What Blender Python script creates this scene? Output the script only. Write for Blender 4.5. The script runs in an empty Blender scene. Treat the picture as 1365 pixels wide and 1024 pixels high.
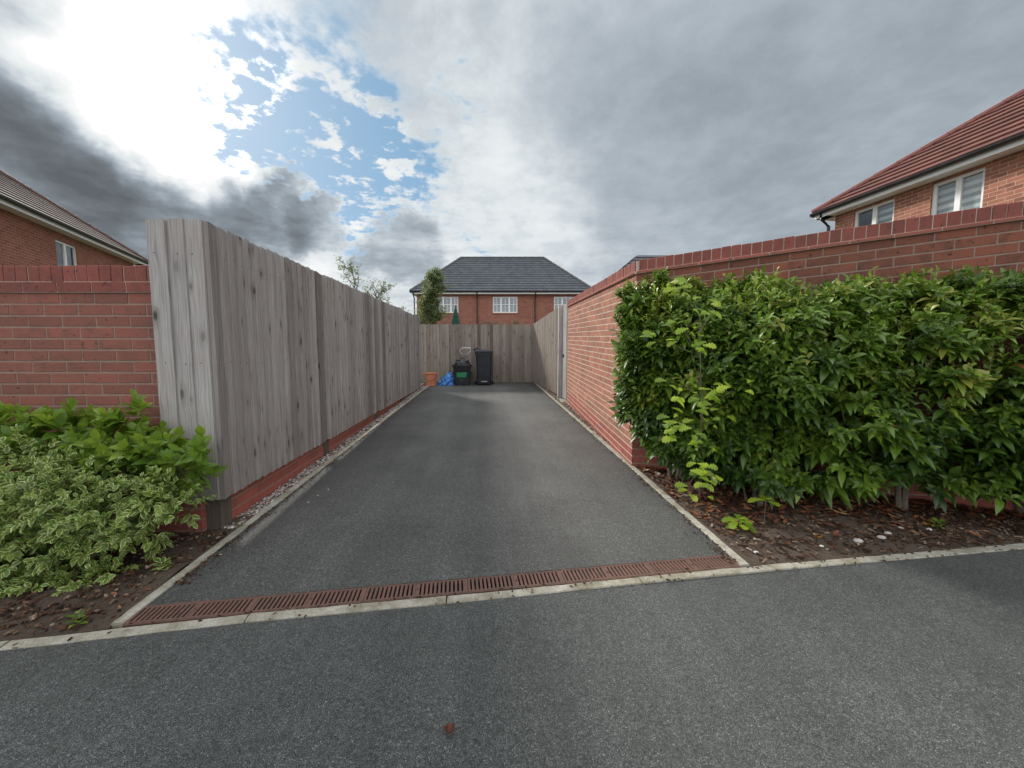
import bpy, math, random
import numpy as np
from mathutils import Vector, Matrix, noise as mnoise

R = math.radians
random.seed(7)
rng = np.random.default_rng(11)
scene = bpy.context.scene
COL = scene.collection
SLOPE = 0.027


def gz(y):
    """height of the ground: it climbs gently away from the road, then levels off"""
    return SLOPE * max(-12.0, min(12.2, y))


# ------------------------------------------------------------------ node helpers
class NT:
    def __init__(s, tree):
        s.t = tree
        s.n = tree.nodes
        s.l = tree.links

    def new(s, kind, **kw):
        n = s.n.new(kind)
        for k, v in kw.items():
            if isinstance(k, str) and hasattr(n, k):
                setattr(n, k, v)
        return n

    def put(s, sock, v):
        if isinstance(v, bpy.types.NodeSocket):
            s.l.new(v, sock)
        elif isinstance(v, (tuple, list)):
            if len(v) == 3 and len(sock.default_value) == 4:
                v = (*v, 1)
            sock.default_value = v
        else:
            sock.default_value = v

    def math(s, op, a, b=0.0, c=0.0, clamp=False):
        n = s.new('ShaderNodeMath', operation=op, use_clamp=clamp)
        s.put(n.inputs[0], a); s.put(n.inputs[1], b); s.put(n.inputs[2], c)
        return n.outputs[0]

    def vmath(s, op, a, b=(0, 0, 0), scale=None):
        n = s.new('ShaderNodeVectorMath', operation=op)
        s.put(n.inputs[0], a); s.put(n.inputs[1], b)
        if scale is not None:
            s.put(n.inputs[3], scale)
        return n.outputs['Value'] if op in ('DOT_PRODUCT', 'LENGTH') else n.outputs[0]

    def mix(s, f, a, b, blend='MIX'):
        n = s.new('ShaderNodeMix', data_type='RGBA', blend_type=blend)
        s.put(n.inputs[0], f); s.put(n.inputs[6], a); s.put(n.inputs[7], b)
        return n.outputs[2]

    def noise(s, vec, scale, detail=3, rough=.55, dist=0.0, out=0):
        n = s.new('ShaderNodeTexNoise')
        s.put(n.inputs['Vector'], vec)
        n.inputs['Scale'].default_value = scale
        n.inputs['Detail'].default_value = detail
        n.inputs['Roughness'].default_value = rough
        n.inputs['Distortion'].default_value = dist
        return n.outputs[out]

    def voro(s, vec, scale, feature='F1', rand=1.0, dim='3D'):
        n = s.new('ShaderNodeTexVoronoi', feature=feature, voronoi_dimensions=dim)
        s.put(n.inputs['Vector'], vec)
        n.inputs['Scale'].default_value = scale
        n.inputs['Randomness'].default_value = rand
        return n

    def rng(s, v, a, b, c=0.0, d=1.0, smooth=False):
        n = s.new('ShaderNodeMapRange', interpolation_type='SMOOTHSTEP' if smooth else 'LINEAR')
        n.clamp = True
        s.put(n.inputs[0], v)
        for i, x in enumerate((a, b, c, d)):
            s.put(n.inputs[i + 1], x)
        return n.outputs[0]

    def ramp(s, f, stops):
        n = s.new('ShaderNodeValToRGB')
        s.put(n.inputs[0], f)
        e = n.color_ramp.elements
        while len(e) < len(stops):
            e.new(0.5)
        for i, (p, c) in enumerate(stops):
            e[i].position = p
            e[i].color = (*c, 1) if len(c) == 3 else c
        return n.outputs[0]

    def mapping(s, vec, scale=(1, 1, 1), loc=(0, 0, 0)):
        n = s.new('ShaderNodeMapping')
        s.put(n.inputs[0], vec)
        n.inputs['Scale'].default_value = scale
        n.inputs['Location'].default_value = loc
        return n.outputs[0]

    def uv(s):
        return s.new('ShaderNodeTexCoord').outputs['UV']

    def obj(s):
        g = s.new('ShaderNodeNewGeometry')
        return g.outputs['Position']

    def attr(s, name='rnd'):
        return s.new('ShaderNodeAttribute', attribute_name=name).outputs['Fac']

    def bump(s, h, strength=.5, dist=.01):
        n = s.new('ShaderNodeBump')
        n.inputs['Strength'].default_value = strength
        n.inputs['Distance'].default_value = dist
        s.put(n.inputs['Height'], h)
        return n.outputs[0]


def mat(name, col, rough=.8, bump=None, metal=0.0, spec=.5, **kw):
    m = bpy.data.materials.new(name)
    m.use_nodes = True
    t = NT(m.node_tree)
    b = m.node_tree.nodes['Principled BSDF']
    c = col(t) if callable(col) else col
    t.put(b.inputs['Base Color'], c)
    r = rough(t) if callable(rough) else rough
    t.put(b.inputs['Roughness'], r)
    b.inputs['Metallic'].default_value = metal
    b.inputs['Specular IOR Level'].default_value = spec
    if bump:
        t.put(b.inputs['Normal'], bump(t))
    return m


def dusty(name, col, amt=.25, rough=.5, scale=14, metal=0.0, spec=.5, bs=.15):
    """a plain paint or plastic with weathering and slight surface unevenness"""
    dk = tuple(c * (1 - amt) for c in col)
    lt = tuple(min(1, c * (1 + amt) + .01) for c in col)

    def c(t):
        n = t.noise(t.obj(), scale, 5, .6)
        n2 = t.noise(t.obj(), scale * 7, 3, .6)
        f = t.math('ADD', t.math('MULTIPLY', n, .7), t.math('MULTIPLY', n2, .3))
        return t.mix(t.rng(f, .35, .65), dk, lt)
    return mat(name, c, lambda t: t.rng(t.noise(t.obj(), scale, 3), .3, .7, rough * .8, min(1, rough * 1.2)),
               lambda t: t.bump(t.noise(t.obj(), scale * 5, 4), bs, .004), metal, spec)


MAT = {}


# --- asphalt
def asphalt(name, dark, mid, light, cell, patch, warm=(1, 1, 1), wear=False):
    def c(t):
        p = t.obj()
        v = t.voro(p, cell)
        sep = t.new('ShaderNodeSeparateColor')
        t.put(sep.inputs[0], v.outputs['Color'])
        a = t.ramp(sep.outputs[0], [(0, dark), (.45, mid), (.86, tuple(x * 1.6 for x in mid)), (.965, light), (1, tuple(min(1, x * 2.0) for x in light))])
        gap = t.rng(v.outputs['Distance'], .3, .75, 1, .35)
        a = t.mix(1.0, a, t.new('ShaderNodeCombineColor').outputs[0], 'MULTIPLY') if False else a
        g = t.new('ShaderNodeCombineColor')
        for i in range(3):
            t.put(g.inputs[i], gap)
        a = t.mix(1.0, a, g.outputs[0], 'MULTIPLY')
        big = t.noise(p, patch, 5, .6)
        fine = t.noise(p, cell * .28, 3, .6)
        f = t.rng(big, .3, .7, .72, 1.25)
        f = t.math('MULTIPLY', f, t.rng(fine, .3, .7, .62, 1.4))
        f = t.math('MULTIPLY', f, t.rng(t.noise(p, 30, 5, .75), .3, .7, .80, 1.20))
        streak = t.noise(t.mapping(p, (3.0, .22, 1)), 1.3, 4, .6)
        f = t.math('MULTIPLY', f, t.rng(streak, .35, .68, .86, 1.14))
        if wear:
            sx = t.new('ShaderNodeSeparateXYZ')
            t.put(sx.inputs[0], p)
            ex_ = t.math('ABSOLUTE', t.math('ADD', sx.outputs[0], .08))
            wob = t.math('MULTIPLY', t.math('SUBTRACT', t.noise(p, 3.5, 5, .7), .5), .5)
            e_ = t.math('ADD', ex_, wob)
            f = t.math('MULTIPLY', f, t.rng(e_, 1.25, 1.52, 1, .72, True))
            tr_ = t.math('ABSOLUTE', t.math('SUBTRACT', e_, .70))
            f = t.math('MULTIPLY', f, t.rng(tr_, .08, .32, 1.05, .98, True))
        stn = t.noise(t.vmath('ADD', p, (4, 9, 2)), 2.3, 5, .65)
        f = t.math('MULTIPLY', f, t.rng(stn, .60, .72, 1, .78, True))
        g2 = t.new('ShaderNodeCombineColor')
        for i in range(3):
            t.put(g2.inputs[i], t.math('MULTIPLY', f, warm[i]))
        return t.mix(1.0, a, g2.outputs[0], 'MULTIPLY')

    def b(t):
        p = t.obj()
        v = t.voro(p, cell)
        h = t.math('ADD', t.math('MULTIPLY', v.outputs['Distance'], -1.0), t.math('MULTIPLY', t.noise(p, cell * .4, 3), .8))
        return t.bump(h, .8, .006)
    return mat(name, c, lambda t: t.rng(t.noise(t.obj(), 1.5, 4), .3, .7, .55, .72), b, spec=.5)


MAT['road'] = asphalt('road_asphalt', (.055, .058, .057), (.090, .095, .093), (.17, .175, .168), 320, .7, (1.0, 1.0, .97))
MAT['drive'] = asphalt('driveway_asphalt', (.052, .052, .050), (.098, .098, .094), (.17, .17, .165), 280, .9, (1.0, 1.0, .98), True)


# --- brick
def brick_mat(name, a, b, smudge, sm=.5):
    def c(t):
        r = t.attr()
        p = t.obj()
        base = t.mix(r, a, b)
        n = t.noise(t.vmath('ADD', p, t.vmath('MULTIPLY', (3, 5, 7), (1, 1, 1))), 9, 4, .7)
        base = t.mix(t.math('MULTIPLY', t.rng(n, .48, .68), sm), base, smudge)
        n2 = t.noise(t.mapping(p, (1, 1, 2.5)), 70, 4, .7)
        base = t.mix(t.rng(n2, .3, .75, 0, .4), base, tuple(x * 1.45 for x in a))
        n3 = t.noise(p, 34, 2, .5)
        base = t.mix(t.rng(n3, .64, .74, 0, .75), base, tuple(x * .45 for x in smudge))
        stain = t.noise(t.mapping(p, (1, 1, .5)), 1.6, 4, .6)
        return t.mix(t.rng(stain, .4, .75, 0, .28), base, (.10, .075, .06))
    return mat(name, c, .9, lambda t: t.bump(t.noise(t.obj(), 120, 5, .7), .7, .004), spec=.25)


MAT['brick'] = brick_mat('brick', (.41, .175, .115), (.235, .115, .084), (.13, .078, .062), .75)
MAT['brick_red'] = brick_mat('red_brick', (.35, .10, .074), (.24, .076, .060), (.14, .06, .05), .5)
MAT['coping'] = brick_mat('coping_brick', (.26, .080, .062), (.17, .058, .05), (.10, .045, .04), .65)
MAT['brick_shade'] = brick_mat('brick_plum', (.27, .098, .072), (.17, .076, .060), (.11, .068, .058), .75)
MAT['brick_front_shade'] = brick_mat('shaded_front_brick', (.25, .085, .052), (.13, .055, .040), (.06, .04, .034), .8)  # darker brick: the shade on the right wall's front painted into its colour
MAT['mortar_dull'] = mat('dull_mortar', lambda t: t.mix(t.noise(t.obj(), 25, 5, .7), (.17, .115, .095), (.38, .28, .22)), .95,
                         lambda t: t.bump(t.noise(t.obj(), 180, 4), .6, .003), spec=.2)
MAT['mortar'] = mat('mortar', lambda t: t.mix(t.noise(t.obj(), 25, 5, .7), (.38, .30, .245), (.66, .56, .46)), .95,
                    lambda t: t.bump(t.noise(t.obj(), 180, 4), .6, .003), spec=.2)


def housebrick(name, a, b, m):
    def c(t):
        n = t.new('ShaderNodeTexBrick')
        t.put(n.inputs['Vector'], t.uv())
        n.inputs['Scale'].default_value = 1
        n.inputs['Brick Width'].default_value = .225
        n.inputs['Row Height'].default_value = .075
        n.inputs['Mortar Size'].default_value = .006
        n.inputs['Bias'].default_value = 0
        t.put(n.inputs['Color1'], a); t.put(n.inputs['Color2'], b); t.put(n.inputs['Mortar'], m)
        x = t.mix(t.rng(t.noise(t.obj(), 1.2, 5, .7), .4, .7, 0, .35), n.outputs[0], tuple(k * .5 for k in b))
        return t.mix(t.rng(t.noise(t.obj(), 14, 3, .6), .4, .8, 0, .4), x, tuple(k * 1.3 for k in a))

    def bp(t):
        n = t.new('ShaderNodeTexBrick')
        t.put(n.inputs['Vector'], t.uv())
        n.inputs['Scale'].default_value = 1
        n.inputs['Brick Width'].default_value = .225
        n.inputs['Row Height'].default_value = .075
        n.inputs['Mortar Size'].default_value = .006
        return t.bump(t.math('MULTIPLY', n.outputs[1], -1), .8, .01)
    return mat(name, c, .9, bp, spec=.25)


MAT['house_brick'] = housebrick('house_brick', (.36, .135, .09), (.24, .09, .066), (.42, .31, .25))
MAT['house_brick_r'] = housebrick('house_brick_orange', (.42, .175, .11), (.22, .095, .066), (.55, .43, .35))


# --- timber
def timber(name, lt, md, dk, brown):
    def c(t):
        u = t.uv()
        warp = t.noise(t.mapping(u, (3.0, 1.2, 1)), 2.2, 3, .5)
        kn = t.voro(t.mapping(u, (7.5, 3.4, 1)), 1.0, rand=.9, dim='2D')
        kd = kn.outputs['Distance']
        pull = t.rng(kd, 0, .45, .8, 0, True)
        x = t.new('ShaderNodeSeparateXYZ')
        t.put(x.inputs[0], u)
        ux = t.math('ADD', x.outputs[0], t.math('MULTIPLY', t.math('ADD', warp, t.math('MULTIPLY', pull, .7)), .022))
        cv = t.new('ShaderNodeCombineXYZ')
        t.put(cv.inputs[0], t.math('MULTIPLY', ux, 105)); t.put(cv.inputs[1], t.math('MULTIPLY', x.outputs[1], 1.6))
        g = t.noise(cv.outputs[0], 1.0, 4, .65)
        cv2 = t.new('ShaderNodeCombineXYZ')
        t.put(cv2.inputs[0], t.math('MULTIPLY', ux, 240)); t.put(cv2.inputs[1], t.math('MULTIPLY', x.outputs[1], 5))
        g2 = t.noise(cv2.outputs[0], 1.0, 3, .6)
        f = t.math('ADD', t.math('MULTIPLY', g, .68), t.math('MULTIPLY', g2, .32))
        base = t.ramp(f, [(.28, dk), (.44, md), (.60, lt), (.78, tuple(min(1, k * 1.25) for k in lt))])
        r = t.attr()
        base = t.mix(1.0, base, t.ramp(r, [(0, (.42, .40, .38)), (.25, (.68, .66, .65)), (.6, (.86, .85, .84)), (1, (1, 1, 1))]), 'MULTIPLY')
        base = t.mix(t.rng(t.noise(t.mapping(u, (2.5, .9, 1)), 1.7, 4, .6), .45, .75, 0, .5), base, brown)
        sel = t.new('ShaderNodeSeparateColor')
        t.put(sel.inputs[0], kn.outputs['Color'])
        pick = t.math('MULTIPLY', t.math('GREATER_THAN', sel.outputs[1], .52), t.rng(sel.outputs[2], 0, 1, .3, 1))
        kd = t.math('DIVIDE', kd, t.rng(sel.outputs[0], 0, 1, .45, 1.35))
        base = t.mix(t.math('MULTIPLY', t.rng(kd, .10, .34, .5, 0, True), pick), base, tuple(k * .9 for k in dk))
        base = t.mix(t.math('MULTIPLY', t.rng(kd, .05, .13, .85, 0, True), pick), base, (.05, .037, .03))
        # browner and darker toward the foot of the boards
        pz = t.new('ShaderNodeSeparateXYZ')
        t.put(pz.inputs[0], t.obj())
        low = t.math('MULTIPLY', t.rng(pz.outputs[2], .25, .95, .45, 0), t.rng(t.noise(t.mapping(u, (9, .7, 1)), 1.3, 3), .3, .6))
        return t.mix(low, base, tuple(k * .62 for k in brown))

    def b(t):
        u = t.uv()
        g = t.noise(t.mapping(u, (95, 2.2, 1)), 1.0, 4, .7)
        saw = t.noise(t.mapping(u, (1.5, 260, 1)), 1.0, 2, .5)
        return t.bump(t.math('ADD', g, t.math('MULTIPLY', saw, .18)), .75, .006)
    return mat(name, c, .88, b, spec=.2)


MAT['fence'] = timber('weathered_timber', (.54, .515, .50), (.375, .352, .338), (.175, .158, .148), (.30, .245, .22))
MAT['fence_back'] = timber('weathered_timber_brown', (.38, .34, .30), (.26, .225, .195), (.13, .11, .095), (.23, .15, .105))
MAT['post'] = timber('post_timber', (.21, .19, .165), (.14, .122, .105), (.07, .06, .05), (.12, .085, .06))

MAT['nail'] = mat('rusted_nail', lambda t: t.mix(t.noise(t.obj(), 60, 2), (.03, .02, .016), (.09, .05, .035)), .7)

# --- concrete, soil, stone
MAT['kerb'] = mat('kerb_concrete', lambda t: t.mix(t.rng(t.noise(t.obj(), 7, 6, .75), .38, .62), t.mix(
    t.rng(t.noise(t.obj(), 160, 3, .7), .3, .7), (.27, .25, .205), (.50, .475, .41)), t.mix(t.noise(t.obj(), 40, 4, .7), (.10, .09, .055), (.30, .27, .20))), .9,
    lambda t: t.bump(t.noise(t.obj(), 150, 5, .7), .8, .005), spec=.25)
MAT['soil'] = mat('soil', lambda t: t.mix(t.noise(t.obj(), 45, 6, .75), t.mix(t.noise(t.obj(), 4, 3), (.032, .024, .019), (.065, .047, .035)), (.20, .15, .115)), .95,
                  lambda t: t.bump(t.noise(t.obj(), 60, 8, .75), 1.0, .03), spec=.15)
MAT['lawn'] = mat('lawn', lambda t: t.mix(t.noise(t.obj(), 3, 6, .7), (.05, .06, .03), (.09, .10, .055)), .95,
                  lambda t: t.bump(t.noise(t.obj(), 60, 5), .8, .03), spec=.1)
MAT['gravel'] = mat('gravel_stone', lambda t: t.mix(t.rng(t.noise(t.obj(), 120, 3), .35, .65, 0, .35), t.ramp(t.attr(), [
    (0, (.11, .095, .085)), (.3, (.24, .2, .175)), (.6, (.38, .30, .27)), (.85, (.52, .48, .44)), (1, (.66, .64, .6))]), (.12, .10, .085)), .8, spec=.3)
MAT['mulch'] = mat('bark_mulch', lambda t: t.mix(t.rng(t.noise(t.obj(), 200, 3), .4, .6, 0, .4), t.ramp(t.attr(), [
    (0, (.022, .013, .009)), (.45, (.065, .034, .021)), (.75, (.13, .066, .04)), (.93, (.22, .15, .10)), (1, (.42, .36, .29))]), (.02, .013, .01)), .9, spec=.15)
MAT['dry_leaf'] = mat('dry_leaf', lambda t: t.mix(t.rng(t.noise(t.obj(), 90, 4), .4, .65, 0, .5), t.ramp(t.attr(), [
    (0, (.06, .022, .012)), (.5, (.15, .05, .022)), (.85, (.26, .10, .04)), (1, (.42, .27, .12))]), (.06, .022, .012)), .6, spec=.3)
MAT['yellow_leaf'] = mat('yellow_leaf', lambda t: t.mix(t.noise(t.obj(), 80, 4), (.62, .36, .02), (.5, .2, .02)), .6)
MAT['rust'] = mat('rusty_iron', lambda t: t.mix(t.rng(t.noise(t.obj(), 26, 5, .7), .35, .7), t.mix(t.noise(t.obj(), 240, 3), (.12, .058, .042), (.20, .10, .075)), (.09, .06, .048)), .72,
                  lambda t: t.bump(t.noise(t.obj(), 220, 4), .5, .003), .25)
MAT['void'] = mat('dark_channel', lambda t: t.mix(t.noise(t.obj(), 50, 3), (.006, .005, .005), (.016, .013, .012)), .9)

# --- house fittings
def tile(name, a, b, w=.30):
    def c(t):
        u = t.uv()
        x = t.new('ShaderNodeSeparateXYZ')
        t.put(x.inputs[0], u)
        row = t.math('FLOOR', t.math('ADD', x.outputs[1], .001))
        off = t.math('MULTIPLY', t.math('MODULO', row, 2), .5)
        k = t.math('ADD', t.math('DIVIDE', x.outputs[0], w), off)
        cell = t.math('FLOOR', k)
        cv = t.new('ShaderNodeCombineXYZ')
        t.put(cv.inputs[0], cell); t.put(cv.inputs[1], row)
        wn = t.new('ShaderNodeTexWhiteNoise')
        wn.noise_dimensions = '2D'
        t.put(wn.inputs['Vector'], cv.outputs[0])
        base = t.mix(wn.outputs[0], a, b)
        fr = t.math('FRACT', k)
        edge = t.math('MAXIMUM', t.rng(fr, 0, .06, 1, 0), t.rng(fr, .95, 1, 0, 1))
        base = t.mix(t.math('MULTIPLY', edge, .55), base, tuple(q * .35 for q in a))
        return t.mix(t.rng(t.noise(t.obj(), 2.5, 5, .7), .4, .75, 0, .45), base, tuple(q * .6 for q in b))
    return mat(name, c, .85, lambda t: t.bump(t.noise(t.obj(), 40, 4), .4, .01), spec=.12)


MAT['tile_grey'] = tile('grey_roof_tile', (.092, .10, .11), (.122, .130, .142))
MAT['tile_brown'] = tile('brown_roof_tile', (.13, .105, .095), (.20, .165, .15))
MAT['tile_red'] = tile('red_roof_tile', (.19, .086, .070), (.13, .064, .055))
MAT['white'] = dusty('white_upvc', (.84, .85, .84), .05, .35, 5)
MAT['black'] = dusty('black_plastic_pipe', (.018, .018, .02), .3, .4, 8)
MAT['grey_ridge'] = dusty('grey_ridge_tile', (.075, .08, .085), .3, .7, 9)
MAT['red_ridge'] = dusty('red_ridge_tile', (.20, .062, .05), .3, .7, 9)
MAT['brown_ridge'] = dusty('brown_ridge_tile', (.12, .06, .045), .3, .7, 9)
MAT['room'] = dusty('dim_room', (.035, .036, .04), .3, .9, 2)
MAT['curtain'] = dusty('curtain', (.15, .165, .175), .25, .9, 3)


def glass_mat():
    m = bpy.data.materials.new('window_glass')
    m.use_nodes = True
    t = NT(m.node_tree)
    n = m.node_tree.nodes
    n.remove(n['Principled BSDF'])
    tr = t.new('ShaderNodeBsdfTransparent'); tr.inputs[0].default_value = (.8, .84, .84, 1)
    gl = t.new('ShaderNodeBsdfGlossy'); gl.inputs['Roughness'].default_value = .03
    gl.inputs[0].default_value = (.9, .93, .95, 1)
    t.put(gl.inputs['Normal'], t.bump(t.noise(t.obj(), 1.1, 2), .12, .05))
    mx = t.new('ShaderNodeMixShader'); mx.inputs[0].default_value = .17
    t.l.new(tr.outputs[0], mx.inputs[1]); t.l.new(gl.outputs[0], mx.inputs[2])
    t.l.new(mx.outputs[0], n['Material Output'].inputs[0])
    return m


MAT['glass'] = glass_mat()


def blind_mat():
    def c(t):
        x = t.new('ShaderNodeSeparateXYZ')
        t.put(x.inputs[0], t.uv())
        f = t.math('FRACT', t.math('DIVIDE', x.outputs[1], .15))
        return t.mix(t.rng(f, .46, .54), (.72, .73, .72), (.26, .28, .29))
    return mat('striped_blind', c, .9)


MAT['blind'] = blind_mat()

# --- bins and bits
MAT['bin'] = dusty('bin_plastic', (.012, .015, .022), .35, .42, 6)
MAT['box'] = dusty('box_plastic', (.014, .017, .019), .35, .4, 6)
MAT['sack'] = dusty('black_sack', (.022, .023, .028), .4, .35, 12, bs=.6)
MAT['green_label'] = dusty('green_label', (.02, .24, .10), .15, .5, 10)
MAT['pale_mark'] = dusty('pale_mark', (.45, .47, .46), .15, .6, 10)
MAT['orange'] = dusty('orange_plastic', (.62, .22, .12), .18, .45, 10)
MAT['blue_bag'] = mat('blue_bag', lambda t: t.mix(t.rng(t.noise(t.obj(), 16, 4, .7), .48, .64), (.005, .12, .50), (.22, .56, .90)), .3,
                      lambda t: t.bump(t.noise(t.obj(), 22, 4), .9, .03))
MAT['wire'] = dusty('white_wire', (.72, .72, .70), .1, .4, 10)
MAT['parasol'] = dusty('green_canvas', (.015, .075, .055), .3, .8, 6)
MAT['pole'] = dusty('dull_metal', (.25, .25, .25), .2, .4, 10, .6)
MAT['bark'] = mat('bark', lambda t: t.mix(t.noise(t.mapping(t.obj(), (1, 1, .3)), 60, 5), (.06, .045, .03), (.21, .17, .13)), .9,
                  lambda t: t.bump(t.noise(t.mapping(t.obj(), (1, 1, .3)), 70, 5), .8, .01))
MAT['stem_green'] = mat('green_stem', lambda t: t.mix(t.noise(t.obj(), 30, 3), (.10, .12, .03), (.16, .09, .05)), .7)


def leaf_mat(name, cols, gloss=.35, trans=.3, tcol=(.25, .42, .04), variegated=False, rib=True):
    m = bpy.data.materials.new(name)
    m.use_nodes = True
    t = NT(m.node_tree)
    n = m.node_tree.nodes
    b = n['Principled BSDF']
    c = t.ramp(t.attr(), cols)
    x = t.new('ShaderNodeSeparateXYZ')
    t.put(x.inputs[0], t.uv())
    e = t.math('ABSOLUTE', t.math('SUBTRACT', x.outputs[0], .5))
    if variegated:
        vr = t.math('MULTIPLY', t.math('FRACT', t.math('MULTIPLY', t.attr(), 17.3)), .14)
        wob = t.noise(t.obj(), 85, 3, .6)
        f = t.math('ADD', e, t.math('MULTIPLY', t.math('SUBTRACT', wob, .5), .5))
        c = t.mix(t.rng(t.math('SUBTRACT', f, vr), .22, .33), c, t.mix(t.noise(t.obj(), 20, 2), (.46, .52, .15), (.70, .72, .32)))
    if rib:
        c = t.mix(t.rng(e, .0, .05, .45, 0), c, (.30, .36, .12))
    c = t.mix(t.rng(t.noise(t.obj(), 25, 3), .4, .8, 0, .35), c, (.02, .035, .008))
    t.put(b.inputs['Base Color'], c)
    b.inputs['Roughness'].default_value = gloss
    b.inputs['Specular IOR Level'].default_value = .5
    tl = t.new('ShaderNodeBsdfTranslucent')
    t.put(tl.inputs[0], t.mix(.5, c, tcol))
    mx = t.new('ShaderNodeMixShader')
    mx.inputs[0].default_value = trans
    t.l.new(b.outputs[0], mx.inputs[1]); t.l.new(tl.outputs[0], mx.inputs[2])
    t.l.new(mx.outputs[0], n['Material Output'].inputs[0])
    return m


MAT['laurel'] = leaf_mat('laurel_leaf', [(0, (.016, .042, .008)), (.3, (.052, .108, .012)), (.65, (.12, .205, .02)), (.92, (.19, .29, .03)), (.99, (.30, .30, .05)), (1, (.30, .12, .04))], .36, .25, (.16, .32, .03))
MAT['laurel_tip'] = leaf_mat('laurel_young_leaf', [(0, (.10, .19, .025)), (.6, (.22, .32, .04)), (1, (.42, .40, .10))], .28, .3)
MAT['oak'] = leaf_mat('oak_leaf', [(0, (.10, .19, .015)), (.5, (.23, .34, .02)), (1, (.42, .50, .04))], .4, .45, (.42, .62, .06))
MAT['broad'] = leaf_mat('broad_leaf', [(0, (.04, .10, .018)), (.5, (.12, .22, .025)), (1, (.30, .40, .045))], .38, .4, (.42, .6, .06))
MAT['varieg'] = leaf_mat('variegated_leaf', [(0, (.05, .12, .02)), (.6, (.12, .21, .03)), (1, (.24, .34, .06))], .4, .22, (.4, .5, .15), True, False)
MAT['tree_leaf'] = leaf_mat('tree_leaf', [(0, (.07, .10, .035)), (.6, (.15, .19, .075)), (1, (.27, .31, .13))], .5, .3, (.3, .4, .08), False, False)
MAT['dry_flower'] = leaf_mat('dry_flower', [(0, (.12, .09, .05)), (1, (.32, .25, .14))], .7, .3, (.4, .3, .15), False, False)


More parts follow.
